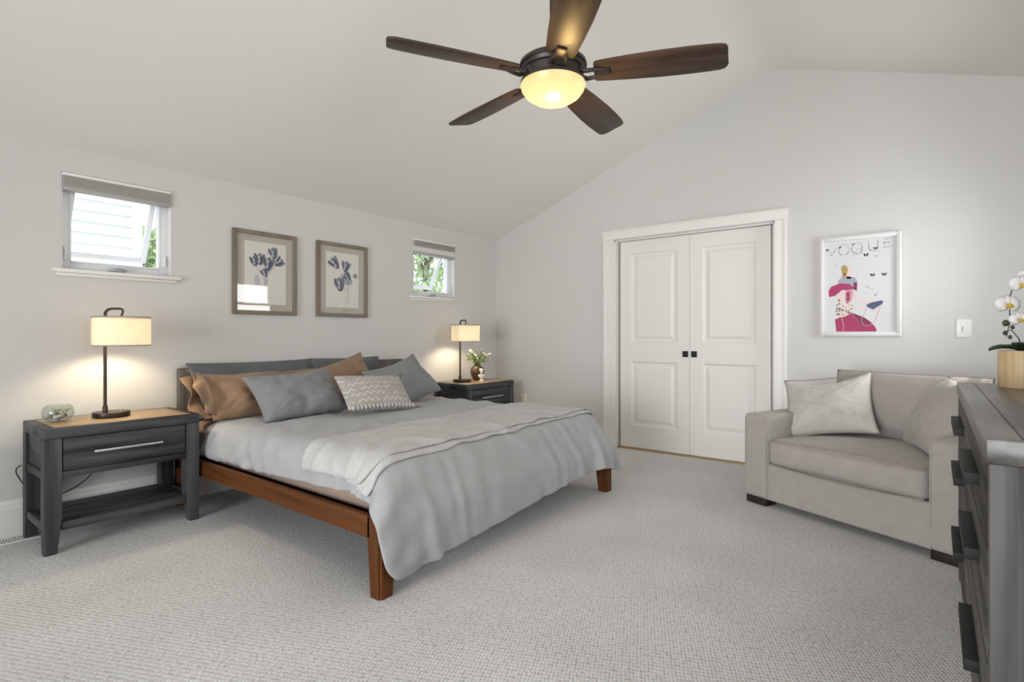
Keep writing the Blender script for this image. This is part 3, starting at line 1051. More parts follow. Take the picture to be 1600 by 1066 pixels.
# --- duvet: a small cloth simulation over mattress, rails and legs
def drape(nx, ny, step, x_start, y_start, skew, iters=8, steps=520, seed=3):
    rng = np.random.default_rng(seed)
    A, Bq = np.meshgrid(np.arange(nx) * step, np.arange(ny) * step, indexing='ij')
    P = np.zeros((nx, ny, 3))
    P[..., 0] = x_start + A + .055 * (1 - Bq / Bq.max())
    P[..., 1] = y_start + Bq + skew * (A / A.max() - .5)
    P[..., 2] = MZ1 + .035 + rng.normal(0, .0025, A.shape)
    # low frequency slack so that it wrinkles when it lies down
    V = np.zeros_like(P)
    boxes = [(MX0, MX1, MY0, MY1, MZ0, MZ1, .085), (BX0, BX1, BY0, BY1, .25, .338, .012),
             (BX0 - .008, BX0 + .09, BY0 - .01, BY0 + .09, 0, .350, .02), (BX1 - .09, BX1 + .008, BY0 - .01, BY0 + .09, 0, .350, .02)]
    marg = .013
    def collide(P):
        for (x0, x1, y0, y1, z0, z1, rad) in boxes:
            c = np.array([(x0 + x1) / 2, (y0 + y1) / 2, (z0 + z1) / 2])
            hsz = np.array([(x1 - x0) / 2, (y1 - y0) / 2, (z1 - z0) / 2]) - rad
            q = P - c
            qa = np.abs(q) - hsz
            outv = np.maximum(qa, 0)
            ol = np.linalg.norm(outv, axis=-1)
            ins = np.minimum(qa.max(-1), 0)
            sd = ol + ins - rad - marg
            hit = sd < 0
            if not hit.any():
                continue
            n = outv * np.sign(q)
            nl = np.linalg.norm(n, axis=-1, keepdims=True)
            inside = (ol < 1e-6)
            am = qa.argmax(-1)
            ni = np.zeros_like(n)
            for k in range(3):
                mk = inside & (am == k)
                ni[mk, k] = np.sign(q[mk, k])
            n = np.where(inside[..., None], ni, n / np.maximum(nl, 1e-9))
            P[hit] -= (n * sd[..., None])[hit]
        P[..., 2] = np.maximum(P[..., 2], .02)
        return P
    def pairs():
        out = []
        for (di, dj, st) in ((1, 0, 1.0), (0, 1, 1.0), (1, 1, .55), (1, -1, .55), (2, 0, .07), (0, 2, .07)):
            L0 = step * math.hypot(di, dj) * 1.03
            for par in range(2):
                # alternate rows/columns to keep pairs disjoint
                if di:
                    i0 = [i for i in range(nx - di) if (i // di) % 2 == par]
                    if not i0:
                        continue
                    ia = np.array(i0)
                    if dj >= 0:
                        ja = np.arange(0, ny - dj)
                    else:
                        ja = np.arange(-dj, ny)
                    I, J = np.meshgrid(ia, ja, indexing='ij')
                else:
                    ja = np.array([j for j in range(ny - dj) if (j // dj) % 2 == par])
                    I, J = np.meshgrid(np.arange(nx), ja, indexing='ij')
                a = (I * ny + J).ravel()
                b2 = ((I + di) * ny + J + dj).ravel()
                out.append((a, b2, L0, st))
        return out
    PR = pairs()
    dt = 1 / 120.
    g = np.array([0, 0, -9.8])
    flat = lambda Q: Q.reshape(-1, 3)
    for s in range(steps):
        Po = P.copy()
        V += g * dt
        V *= .988
        P = P + V * dt
        X = flat(P)
        for _ in range(iters):
            for a, b2, L0, st in PR:
                d = X[b2] - X[a]
                l = np.sqrt((d * d).sum(1))
                c = (.5 * st * (l - L0) / np.maximum(l, 1e-9))[:, None] * d
                X[a] += c
                X[b2] -= c
        P = X.reshape(nx, ny, 3)
        before = P.copy()
        P = collide(P)
        moved = np.abs(P - before).sum(-1) > 1e-7
        # cloth grips what it rests on
        top = moved & (P[..., 2] > before[..., 2] + 1e-7)
        P[top, :2] = Po[top, :2] + .12 * (P[top, :2] - Po[top, :2])
        V = (P - Po) / dt
        V[moved] *= .7
        sp = np.linalg.norm(V, axis=-1, keepdims=True)
        V *= np.minimum(1, 2.5 / np.maximum(sp, 1e-9))
    return P
STEP = .0255
NXD, NYD = 89, 83
DUV = drape(NXD, NYD, STEP, 1.345, 1.548, .18)

def smooth_grid(P, n):
    P = P.copy()
    for _ in range(n):
        Q = P.copy()
        Q[1:-1] += .5 * (P[:-2] + P[2:] - 2 * P[1:-1]) * .5
        P2 = Q.copy()
        Q[:, 1:-1] += .5 * (P2[:, :-2] + P2[:, 2:] - 2 * P2[:, 1:-1]) * .5
        P = Q
    return P
def grid_normals(P):
    du = np.gradient(P, axis=0)
    dv = np.gradient(P, axis=1)
    n = np.cross(du, dv)
    return n / np.maximum(np.linalg.norm(n, axis=-1, keepdims=True), 1e-9)
def grid_bm(P):
    bm = bmesh.new()
    nx, ny = P.shape[:2]
    vs = [[bm.verts.new(P[i, j]) for j in range(ny)] for i in range(nx)]
    for i in range(nx - 1):
        for j in range(ny - 1):
            bm.faces.new((vs[i][j], vs[i + 1][j], vs[i + 1][j + 1], vs[i][j + 1]))
    return bm
DUV = smooth_grid(DUV, 1)
DN = grid_normals(DUV)
# small puckers of the quilted cotton
PW = DUV.copy()
for i in range(NXD):
    for j in range(NYD):
        v = Vector((i * STEP, j * STEP, 0))
        a_, b_ = v.x, v.y
        wx, wy = noise.noise(Vector((a_ * 2.1, b_ * 2.1, 9))), noise.noise(Vector((a_ * 2.1, b_ * 2.1, 19)))
        # vertical folds of the hanging foot end, gathers along the left side, shallow creases on top
        foot = max(0., min(1., (.50 - b_) / .30))
        left = max(0., min(1., (.34 - a_) / .22))
        topw = 1 - max(foot, left)
        amp_n = .55 + .9 * noise.noise(Vector((a_ * 1.7, b_ * .6, 31)))
        w = foot * max(.1, amp_n) * (.010 * math.sin(a_ * 24 + 11 * wx) + .007 * math.sin(a_ * 47 + 13 * wx + b_ * 5) + .008 * noise.noise(Vector((a_ * 9, b_ * 1.5, 77))))
        w += left * max(.15, .6 + .9 * wy) * (.012 * math.sin(b_ * 27 - a_ * 20 + 10 * wy) + .008 * math.sin(b_ * 50 + a_ * 22 + 12 * wx))
        rg = 1 - abs(noise.noise(Vector((a_ * 2.6 + wy, b_ * 3.4 + wx, 2.2)))) * 2
        w += topw * .014 * max(0, rg - .72) / .28
        w += .004 * noise.noise(Vector((v.x * 6, v.y * 3.2, 1.3))) + .003 * noise.noise(Vector((v.x * 14, v.y * 9, 4)))
        PW[i, j] += DN[i, j] * (w + .004)
def at(Pg, a, b):
    i, j = min(max(a / STEP, 0), NXD - 1.001), min(max(b / STEP, 0), NYD - 1.001)
    i0, j0 = int(i), int(j)
    u, v = i - i0, j - j0
    return (Pg[i0, j0] * (1 - u) * (1 - v) + Pg[i0 + 1, j0] * u * (1 - v) + Pg[i0, j0 + 1] * (1 - u) * v + Pg[i0 + 1, j0 + 1] * u * v)
# the two foot corners of the duvet are rounded off
RC, PD = .15, PW.copy()
AMAX = (NXD - 1) * STEP
for i in range(NXD):
    for j in range(NYD):
        a, b = i * STEP, j * STEP
        for flip in (0, 1):
            q = AMAX - a if flip else a
            px_, py_ = RC - q, RC - b
            if px_ > 0 and py_ > 0:
                f_ = max(px_, py_) / math.hypot(px_, py_)
                q2, b2 = RC - px_ * f_, RC - py_ * f_
                PD[i, j] = at(PW, AMAX - q2 if flip else q2, b2)
dv = obj('duvet', grid_bm(PD), M['duvet'], ang=180)
md = dv.modifiers.new('thick', 'SOLIDIFY')
md.thickness = .011
md.offset = -.6
md = dv.modifiers.new('sub', 'SUBSURF')
md.levels = md.render_levels = 1
tag(dv, 'grey cotton duvet draped over the bed and its foot end', 'duvet')

# --- throw lying on the duvet: follows its surface in cloth coordinates
def sample(Pg, a, b):
    i = min(max(a / STEP, 0), NXD - 1.001)
    j = min(max(b / STEP, 0), NYD - 1.001)
    i0, j0 = int(i), int(j)
    u, v = i - i0, j - j0
    return (Pg[i0, j0] * (1 - u) * (1 - v) + Pg[i0 + 1, j0] * u * (1 - v) + Pg[i0, j0 + 1] * (1 - u) * v + Pg[i0 + 1, j0 + 1] * u * v)
SM = smooth_grid(PW, 10)
SN = smooth_grid(grid_normals(SM), 2)
def throw_layer(corners, off, nu, nv, seed, wav):
    """corners in duvet cloth coordinates: head-left, head-right, foot-right, foot-left"""
    G = np.zeros((nu, nv, 3))
    for i in range(nu):
        for j in range(nv):
            u, v = i / (nu - 1), j / (nv - 1)
            c = [(1 - u) * (1 - v) * corners[0][k] + u * (1 - v) * corners[1][k] + u * v * corners[2][k] + (1 - u) * v * corners[3][k] for k in (0, 1)]
            edge = 1 - min(1, min(v, 1 - v) * 10)
            c[1] += wav * noise.noise(Vector((u * 16, v * .6, seed))) * edge
            c[0] += wav * .6 * noise.noise(Vector((v * 11, u * .5, seed + 5))) * (1 - min(1, min(u, 1 - u) * 12))
            p = sample(SM, *c)
            n = sample(SN, *c)
            n = n / np.linalg.norm(n)
            base = sample(PW, *c)
            h = max(0., float((base - p) @ n))
            w = .006 * noise.noise(Vector((u * 9, v * 3, seed))) + .004 * noise.noise(Vector((u * 26, v * 9, seed)))
            G[i, j] = p + n * (h + off + w)
    return G
th = thing('throw_blanket', 'pale grey woven throw folded across the foot of the bed', 'blanket', (0, 0, 0))
TC = [(.065, .98), (2.24, .95), (2.25, .37), (.06, .50)]
TC2 = [(.085, .95), (2.22, .92), (2.235, .36), (.03, .46)]
for nm, cs, off, sd in (('throw_layer', TC2, .010, 2.), ('throw_layer', TC, .020, 7.)):
    o = obj(nm, grid_bm(throw_layer(cs, off, 150, 46, sd, .018)), M['throw'], th, ang=180)
    md = o.modifiers.new('thick', 'SOLIDIFY')
    md.thickness = .006
    md.offset = 0

# ------------------------------------------------------------------ pillows
def pillow_bm(w, h, t, seed, n=44, dog=.05, wr=.010, sag=0., corner=.0):
    """stuffed cushion in the local xz plane, bottom centre at the origin, thickness along y"""
    bm = bmesh.new()
    ring = {}
    def pt(i, j, side):
        u, v = -1 + 2 * i / n, -1 + 2 * j / n
        x = w / 2 * u * (1 - dog * (1 - v * v))
        z = h / 2 * v * (1 - dog * (1 - u * u))
        e = max(0., (1 - u ** 4) * (1 - v ** 4))
        k = e ** .55 * (.55 + .45 * (1 - u * u) * (1 - v * v))
        q = Vector((x * 4.2, z * 4.2, seed * 3.1 + side))
        wk = noise.noise(q) * 1.1 + .6 * noise.noise(q * 2.3)
        # creases running in from the corners
        cr = 0.
        for su in (-1, 1):
            for sv in (-1, 1):
                du, dvv = (u - su), (v - sv)
                r = math.hypot(du, dvv)
                an = math.atan2(dvv, du)
                cr += math.sin(an * 17 + seed + su) * math.exp(-r * 2.4) * r
        # soft wrinkles along the seams
        cr += .35 * math.sin(u * 19 + 2 * noise.noise(Vector((u * 3, v, seed)))) * abs(v) ** 3 + .35 * math.sin(v * 15 + seed) * abs(u) ** 3
        rq = Vector((x * 2.6 + .5 * noise.noise(q * .8), z * 5.5 + .6 * noise.noise(q * 1.1 + Vector((7, 3, 1))), seed * 5.7 + side))
        rg = 1 - 2.2 * abs(noise.noise(rq))
        crease = -max(0, rg - .55) / .45 * (.35 + .65 * max(0, -v) ** .5 + .4 * u * u)
        y = side * (t / 2 * k + wr * (wk + cr + 1.1 * crease) * e ** .5)
        zz = z
        if sag:
            zz -= sag * (1 - u * u) * max(0, v)
            y *= 1 + .25 * (-v)
        return Vector((x, y, zz + h / 2))
    for side in (-1, 1):
        V = {}
        for i in range(n + 1):
            for j in range(n + 1):
                edge = i in (0, n) or j in (0, n)
                if edge:
                    if (i, j) not in ring:
                        ring[i, j] = bm.verts.new(pt(i, j, 0))
                    V[i, j] = ring[i, j]
                else:
                    V[i, j] = bm.verts.new(pt(i, j, side))
        for i in range(n):
            for j in range(n):
                bm.faces.new((V[i, j], V[i + 1, j], V[i + 1, j + 1], V[i, j + 1]))
    return bm

def seam_pts(w, h, dog=.05, m=24, inset=0.):
    out = []
    for k in range(4 * m):
        s, q = divmod(k, m)
        f = -1 + 2 * q / m
        u, v = [(f, -1), (1, f), (-f, 1), (-1, -f)][s]
        out.append((w / 2 * u * (1 - dog * (1 - v * v)), 0, h / 2 * v * (1 - dog * (1 - u * u)) + h / 2))
    return out

def pillow(name, label, cat, w, h, t, loc, rot, m, seed, group=None, welt=None, **k):
    r = thing(name, label, cat, loc, rot=rot, group=group)
    dg = k.get('dog', .05)
    obj('cushion_body', pillow_bm(w, h, t, seed, **k), m, r, ang=180)
    if welt is not None:
        obj('piping', tube(bmesh.new(), seam_pts(w, h, dg), .0035, 6, closed=True), welt, r)
    return r
ZT = .60
lean = lambda d, z=0., roll=0.: (R_(-d), R_(roll), R_(z))
G1 = 'pillows along the headboard'
pillow('pillow', 'dark slate sleeping pillow against the headboard behind the left tan pillow', 'pillow', .90, .42, .15, (1.96, 3.735, .550), lean(29), M['dark_cotton'], 1, G1)
pillow('pillow', 'dark slate sleeping pillow against the headboard right of centre', 'pillow', .66, .42, .15, (2.74, 3.735, .550), lean(28, -3), M['dark_cotton'], 2, G1)
tan1 = pillow('pillow', 'tan pillow with an open pillowcase end beside the left nightstand', 'pillow', .92, .40, .25, (1.96, 3.53, .575), lean(46, 2), M['tan'], 3, G1, wr=.030, sag=.03)
pillow('pillow', 'tan pillow with its corner sticking up behind the patterned cushion', 'pillow', .56, .42, .16, (2.55, 3.50, .565), lean(36, -6, -16), M['tan'], 4, G1, dog=.10, wr=.016)
pillow('pillow', 'slate grey pillow leaning in front of the left tan pillow', 'pillow', .62, .40, .24, (1.99, 3.22, .580), lean(46, 0, -3), M['gray_cotton'], 5, G1, wr=.020, sag=.03, dog=.07)
pillow('pillow', 'slate grey pillow leaning at the right side of the bed', 'pillow', .62, .42, .22, (2.98, 3.28, .572), lean(40, 6, -12), M['gray_cotton'], 6, G1, wr=.018, dog=.09, sag=.02)

def kilim_mat():
    m = weave('kilim_cloth', (.33, .305, .28), (.45, .42, .385), 150, .95, .7, .003, .8)
    nt = m.node_tree
    N, L = nt.nodes, nt.links
    b = N['Principled BSDF']
    ramp_link = [l for l in L if l.to_socket == b.inputs['Base Color']][0]
    base = ramp_link.from_socket
    tc = N.new('ShaderNodeTexCoord')
    sp = N.new('ShaderNodeSeparateXYZ')
    L.new(tc.outputs['Object'], sp.inputs[0])
    def math_(op, a, b_=None):
        n = N.new('ShaderNodeMath')
        n.operation = op
        for k, v in enumerate((a, b_)):
            if v is None:
                continue
            if isinstance(v, (int, float)):
                n.inputs[k].default_value = v
            else:
                L.new(v, n.inputs[k])
        return n.outputs[0]
    zig = math_('PINGPONG', sp.outputs['X'], .024)
    row = math_('ADD', sp.outputs['Z'], math_('MULTIPLY', zig, -.9))
    fr = math_('FRACT', math_('MULTIPLY', row, 23.0))
    line = math_('LESS_THAN', fr, .24)
    nz = N.new('ShaderNodeTexNoise')
    nz.inputs['Scale'].default_value = 16
    L.new(tc.outputs['Object'], nz.inputs['Vector'])
    br = math_('GREATER_THAN', nz.outputs['Fac'], .43)
    mask = math_('MULTIPLY', line, br)
    mx = N.new('ShaderNodeMix')
    mx.data_type = 'RGBA'
    L.new(mask, mx.inputs[0])
    L.new(base, mx.inputs[6])
    mx.inputs[7].default_value = (.58, .555, .51, 1)
    L.new(mx.outputs[2], b.inputs['Base Color'])
    return m
kw, kh = .55, .30
kp = pillow('lumbar_cushion', 'beige patterned lumbar cushion with bobble trim in front of the pillows', 'cushion', kw, kh, .15, (2.395, 2.985, .592), lean(42, -2, 3), kilim_mat(), 8, wr=.004, dog=.04)
bm = bmesh.new()
for i in range(17):
    u = -1 + 2 * (i + .5) / 17
    ball(bm, (kw / 2 * u * .96, -.020 - .010 * (1 - u * u), .010 + .008 * (1 - u * u)), .015, (1, 1, 1.25), 10)
obj('bobble_trim', bm, M['throw'], kp)
rnd = random.Random(9)
for sx, zz in ((-1, kh - .004), (1, kh - .004), (-1, .004), (1, .004)):
    bm = bmesh.new()
    c = Vector((sx * kw / 2, 0, zz))
    dz = 1 if zz > .1 else -.3
    for k in range(22):
        d = Vector((sx * rnd.uniform(.3, 1), rnd.uniform(-.5, .5), dz * rnd.uniform(.1, .8))).normalized()
        l = rnd.uniform(.03, .05)
        tube(bm, [c - d * .01, c + d * l * .6, c + d * l + Vector((0, 0, -.008))], [.0035, .003, .002], 5)
    obj('tassel', bm, mat('tassel_%d_%d' % (sx, int(zz * 1000)), (.22, .20, .18), .9), kp)

# loose open end of the left tan pillowcase
bm = bmesh.new()
n = 22
for lay in (0, 1):
    vs = []
    for i in range(n + 1):
        row = []
        for j in range(9):
            v, u = i / n, j / 8
            x = -.43 - .085 * u + .02 * math.sin(v * 9 + lay) * u
            z = .03 + .35 * v - .03 * u * math.sin(v * PI) + .01 * math.sin(v * 14)
            half = (.070 * math.sin(v * PI) ** .6 + .012) * (1 - .35 * u) + .014 * math.sin(v * 11 + u * 3) * u
            y = half if lay else -half - .03 * u
            row.append(bm.verts.new((x, y, z)))
        vs.append(row)
    for i in range(n):
        for j in range(8):
            bm.faces.new((vs[i][j], vs[i + 1][j], vs[i + 1][j + 1], vs[i][j + 1]))
o = obj('pillowcase_flap', bm, M['tan'], tan1, ang=180)
md = o.modifiers.new('thick', 'SOLIDIFY')
md.thickness = .003

# ------------------------------------------------------------------ pictures
def frame_ring(bm, a, h, fw, dep, mi=0, bev=.004):
    """picture frame in local xz plane, centre at origin, front at -y"""
    box(bm, -a, -a + fw, -dep, 0, -h, h, bev, mi=mi)
    box(bm, a - fw, a, -dep, 0, -h, h, bev, mi=mi)
    box(bm, -a + fw, a - fw, -dep, 0, h - fw, h, bev, mi=mi)
    box(bm, -a + fw, a - fw, -dep, 0, -h, -h + fw, bev, mi=mi)
    return bm

def blob(bm, cx, cz, rx, rz, ang, y, mi, seed, n=18, jag=.18):
    vs = []
    for k in range(n):
        a = 2 * PI * k / n
        r = 1 + jag * noise.noise(Vector((math.cos(a) * 1.7, math.sin(a) * 1.7, seed)))
        px, pz = rx * r * math.cos(a), rz * r * math.sin(a)
        vs.append(bm.verts.new((cx + px * math.cos(ang) - pz * math.sin(ang), y, cz + px * math.sin(ang) + pz * math.cos(ang))))
    bm.faces.new(vs).material_index = mi

def ribbon(bm, pts, w, y, mi):
    ws = w if isinstance(w, (list, tuple)) else [w] * len(pts)
    L, Rr = [], []
    for i, p in enumerate(pts):
        q = Vector(pts[min(i + 1, len(pts) - 1)]) - Vector(pts[max(i - 1, 0)])
        nrm = Vector((-q.y, q.x)).normalized() * ws[i] / 2
        L.append(bm.verts.new((p[0] + nrm.x, y, p[1] + nrm.y)))
        Rr.append(bm.verts.new((p[0] - nrm.x, y, p[1] - nrm.y)))
    for i in range(len(pts) - 1):
        bm.faces.new((L[i], L[i + 1], Rr[i + 1], Rr[i])).material_index = mi

INK = [mat('ink_%d' % i, c, .9) for i, c in enumerate([(.10, .105, .14), (.20, .21, .26), (.34, .35, .40), (.50, .50, .52), (.38, .38, .37)])]
def tulip(bm, cx, cz, s, ang, y, seed):
    """one wash-drawn flower head of overlapping petals"""
    rnd = random.Random(seed)
    for k, (dx, dz, rx, rz, da, mi) in enumerate(((0, 0, .52, .80, 0, 2), (-.36, .05, .34, .85, .30, 1), (.36, .05, .34, .85, -.30, 1), (-.12, -.12, .28, .72, .10, 3), (.18, -.1, .24, .70, -.12, 0), (-.42, .2, .14, .6, .5, 0), (.05, .55, .30, .24, .3, 1), (0, -.62, .34, .18, 0, 0))):
        px, pz = dx * s * math.cos(ang) - dz * s * math.sin(ang), dx * s * math.sin(ang) + dz * s * math.cos(ang)
        blob(bm, cx + px, cz + pz, rx * s * .8, rz * s * .8, ang + da, y - .0002 * k, mi + 1, seed + k * 1.7, jag=.35)

def flower_picture(x0, x1, z0, z1, heads, stem, leaves, lab, seed):
    a, h = (x1 - x0) / 2, (z1 - z0) / 2
    t = thing('framed_print', lab, 'picture', ((x0 + x1) / 2, YB - .001, (z0 + z1) / 2), group='framed flower prints over the bed')
    fw = .030
    obj('frame', frame_ring(bmesh.new(), a, h, fw, .026), M['frame_wood'], t)
    obj('mat_board', bx(-a + fw - .004, a - fw + .004, -.010, -.004, -h + fw - .004, h - fw + .004), M['mat_board'], t, smooth=False)
    pw, ph = .160, .232
    bm = bmesh.new()
    out = []
    for k in range(160):
        s, q = divmod(k, 40)
        f = -1 + 2 * q / 40
        u, v = [(f, -1), (1, f), (-f, 1), (-1, -f)][s]
        j = 1 + .007 * noise.noise(Vector((k * .9, seed, 0)))
        out.append((u * pw * j, v * ph * j))
    prism(bm, out, 'y', -.0115, -.010)
    y = -.0118
    for pts in stem:
        ribbon(bm, pts, .0035, y, 5)
    for l in leaves:
        blob(bm, *l, y - .0001, 4 if l[0] < .03 else 3, l[0] * 30 + seed, jag=.3)
    for hd in heads:
        tulip(bm, hd[0], hd[1], hd[2] * 1.4, hd[3], y - .0003, seed + hd[0] * 40)
    # tiny pencil signature
    ribbon(bm, [(.095, -.205), (.105, -.201), (.112, -.206), (.125, -.202)], .0018, y, 3)
    obj('print', bm, [M['paper']] + INK, t, smooth=False)
    # ink indices are offset by one slot: 0 is the paper
    obj('glass', bx(-a + fw - .003, a - fw + .003, -.0165, -.0150, -h + fw - .003, h - fw + .003), M['glass'], t, smooth=False)
    return t
flower_picture(1.831, 2.325, 1.259, 1.881,
    [(.060, .160, .040, .25), (-.085, .085, .036, .25), (-.045, .105, .042, .1), (.020, .075, .050, -.1), (.105, .095, .038, -.9), (-.010, .005, .030, .5)],
    [[(.055, .12), (.035, .05), (.005, -.02), (-.010, -.09), (-.012, -.16)], [(-.075, .05), (-.04, 0), (-.010, -.04)], [(.08, .07), (.04, .02), (.0, -.04)]],
    [(-.065, -.055, .022, .040, .2), (.0, -.06, .016, .034, -.1)],
    'framed grey flower print, left of the pair over the bed', 2.0)
flower_picture(2.5025, 3.002, 1.261, 1.884,
    [(-.080, .140, .050, .75), (.030, .120, .046, -.15), (-.030, -.035, .056, .15), (.045, .040, .036, .9), (.125, .045, .020, .7)],
    [[(.03, .09), (.045, .0), (.055, -.08), (.050, -.15), (.040, -.20)], [(-.04, .10), (.0, .05), (.04, .0)], [(-.03, -.06), (.02, -.07), (.055, -.10)]],
    [(.060, -.005, .040, .032, .4), (.010, .045, .040, .022, .3)],
    'framed grey flower print, right of the pair over the bed', 6.0)

# poster on the closet wall
py0, py1, pz0, pz1 = .175, .697, 1.097, 1.860
a, h = (py1 - py0) / 2, (pz1 - pz0) / 2
pt_ = thing('framed_poster', 'white framed fashion poster lettered VOGUE above the sofa', 'poster', (XW - .001, (py0 + py1) / 2, (pz0 + pz1) / 2), rot=(0, 0, R_(-90)))
white_frame = mat('white_frame', (.71, .70, .69), .4)
bm = frame_ring(bmesh.new(), a, h, .034, .030, bev=.006)
frame_ring(bm, a - .010, h - .010, .012, .034, bev=.004)
obj('frame', bm, white_frame, pt_)
PC = [M['print_white']] + [mat('poster_ink_%d' % i, c, .6) for i, c in enumerate([(.36, .025, .11), (.20, .02, .08), (.07, .075, .16), (.34, .36, .44), (.72, .60, .56), (.40, .26, .10), (.03, .03, .035), (.42, .42, .44), (.62, .62, .63), (.56, .30, .36)])]
bm = bmesh.new()
box(bm, -a + .026, a - .026, -.010, -.004, -h + .026, h - .026)
y = -.0104
W_, H_ = a - .036, h - .036
def P_(u, v):
    """u, v in 0..1 of the visible print, v downwards"""
    return (-W_ + 2 * W_ * u, H_ - 2 * H_ * v)
def poly(pts, mi, d=0):
    vs = [bm.verts.new((P_(*p)[0], y - d, P_(*p)[1])) for p in pts]
    bm.faces.new(vs).material_index = mi
def line(pts, w, mi, d=.0003):
    ribbon(bm, [P_(*p) for p in pts], w, y - d, mi)
# lettering V O G U E, drawn with beaded strokes
def arc(cx, cy, rx, ry, a0, a1, n=20):
    return [(cx + rx * math.cos(R_(a0 + (a1 - a0) * k / n)), cy + ry * math.sin(R_(a0 + (a1 - a0) * k / n))) for k in range(n + 1)]
letters = [
    [[(.03, .075), (.095, .150), (.175, .065)]],
    [arc(.275, .100, .075, .060, 0, 360)],
    [arc(.462, .095, .075, .062, -40, 300), [(.462, .105), (.535, .105), (.530, .155)]],
    [[(.625, .025), (.628, .090)] + arc(.690, .090, .062, .045, 180, 0, 12) + [(.755, .020)]],
    [[(.965, .010), (.845, .020), (.840, .060), (.900, .055), (.840, .060), (.850, .108), (.965, .100)]],
]
rnd = random.Random(21)
for L_ in letters:
    for st in L_:
        line(st, .0032, 8)
        for k in range(len(st) - 1):
            p, q = st[k], st[k + 1]
            nseg = max(1, int(math.hypot(q[0] - p[0], q[1] - p[1]) / .022))
            for s in range(nseg):
                u = p[0] + (q[0] - p[0]) * s / nseg
                v = p[1] + (q[1] - p[1]) * s / nseg
                c = P_(u, v)
                blob(bm, c[0], c[1], .0038, .0030, rnd.uniform(0, 3), y - .0005, rnd.choice((8, 8, 4, 7)), rnd.uniform(0, 99), 8)
def butterfly(u, v, s, mi, an):
    c = P_(u, v)
    for sg in (-1, 1):
        blob(bm, c[0] + sg * s * .55, c[1] + .3 * s, s * .6, s * .38, an + sg * .6, y - .0006, mi, u * 50 + sg, 10, .3)
        blob(bm, c[0] + sg * s * .4, c[1] - .3 * s, s * .38, s * .28, an - sg * .5, y - .0007, mi, v * 50 + sg, 10, .3)
for u, v, s, mi in ((.59, .175, .016, 7), (.73, .195, .010, 8), (.40, .175, .007, 8), (.53, .21, .006, 8), (.63, .26, .008, 9), (.68, .395, .015, 7), (.84, .395, .015, 7), (.61, .52, .010, 8), (.67, .55, .006, 8), (.59, .585, .006, 8), (.74, .59, .006, 8), (.16, .255, .006, 8), (.72, .61, .006, 7), (.03, .09, .010, 7), (.22, .07, .009, 7), (.41, .05, .008, 7), (.72, .11, .012, 7), (.45, .14, .008, 8), (.77, .15, .005, 8), (.86, .255, .008, 9)):
    butterfly(u, v, s, mi, rnd.uniform(-.4, .4))
# generic seated figure in a wide skirt
poly([(.145, .865), (.40, .800), (.50, .835), (.62, .885), (.70, .935), (.735, .975), (.735, 1.0), (.165, 1.0)], 1)
poly([(.42, .803), (.56, .845), (.67, .905), (.64, .935), (.52, .930), (.44, .86)], 2, .0002)
line([(.25, .855), (.27, .92), (.265, 1.0)], .003, 5)
line([(.40, .82), (.50, .90), (.60, .95)], .002, 10)
poly([(.20, .56), (.38, .53), (.45, .60), (.41, .70), (.40, .78), (.30, .835), (.15, .855), (.155, .75)], 5, .0001)
for k in range(80):                                              # dark spots of the blouse
    u, v = rnd.uniform(.165, .40), rnd.uniform(.64, .845)
    if v > .86 - .25 * max(0, u - .16) or (u > .36 and v < .7):
        continue
    c = P_(u, v)
    blob(bm, c[0], c[1], .0050, .0036, rnd.uniform(0, 3), y - .0006, 7, k * 1.3, 8)
poly([(.19, .435), (.25, .40), (.33, .395), (.44, .41), (.47, .45), (.46, .51), (.40, .50), (.30, .475), (.20, .475)], 4, .0003)
poly([(.05, .545), (.09, .50), (.22, .465), (.36, .48), (.42, .52), (.45, .54), (.38, .55), (.25, .54), (.15, .60), (.06, .615)], 1, .0004)
poly([(.30, .55), (.42, .53), (.39, .66), (.34, .69), (.29, .66)], 10, .0005)
poly([(.31, .57), (.36, .56), (.36, .67), (.32, .66)], 1, .0006)
poly([(.42, .46), (.47, .47), (.46, .56), (.41, .53)], 2, .0006)
poly([(.20, .58), (.27, .56), (.30, .67), (.36, .715), (.55, .73), (.58, .745), (.36, .745), (.26, .715), (.22, .66)], 5, .0007)
poly([(.40, .55), (.45, .57), (.48, .635), (.60, .665), (.70, .64), (.71, .655), (.61, .695), (.47, .67)], 5, .0007)
c = P_(.335, .335)
blob(bm, c[0], c[1], .026, .036, -.2, y - .0004, 5, 3.3, 20, .05)
poly([(.325, .36), (.375, .36), (.385, .42), (.315, .42)], 5, .0003)
c = P_(.285, .32)
blob(bm, c[0], c[1], .022, .036, .1, y - .0006, 6, 5.1, 18, .1)
c = P_(.285, .385)
blob(bm, c[0], c[1], .016, .018, .1, y - .0006, 6, 8.1, 14, .1)
poly([(.59, .715), (.66, .69), (.80, .67), (.83, .685), (.80, .715), (.69, .765), (.62, .74)], 3, .0008)
line([(.60, .745), (.53, .88), (.56, .93), (.64, .935), (.70, .90), (.79, .74)], .0035, 10)
line([(.34, .73), (.60, .745)], .002, 8)
line([(.66, .77), (.80, .80), (.90, .84)], .0015, 8)
line([(.0, .48), (.06, .51), (.30, .60)], .0012, 8)
for k, (u0, u1) in enumerate(((.82, .96), (.83, .95), (.80, .97), (.81, .96), (.82, .98), (.02, .13), (.04, .13))):
    v = (.875, .895, .935, .955, .985, .95, .98)[k]
    n = 9
    for q in range(n):                                           # unreadably small lines of print
        ua = u0 + (u1 - u0) * q / n
        line([(ua, v), (ua + (u1 - u0) / n * rnd.uniform(.4, .85), v)], .003, 9)
obj('print', bm, PC, pt_, smooth=False)

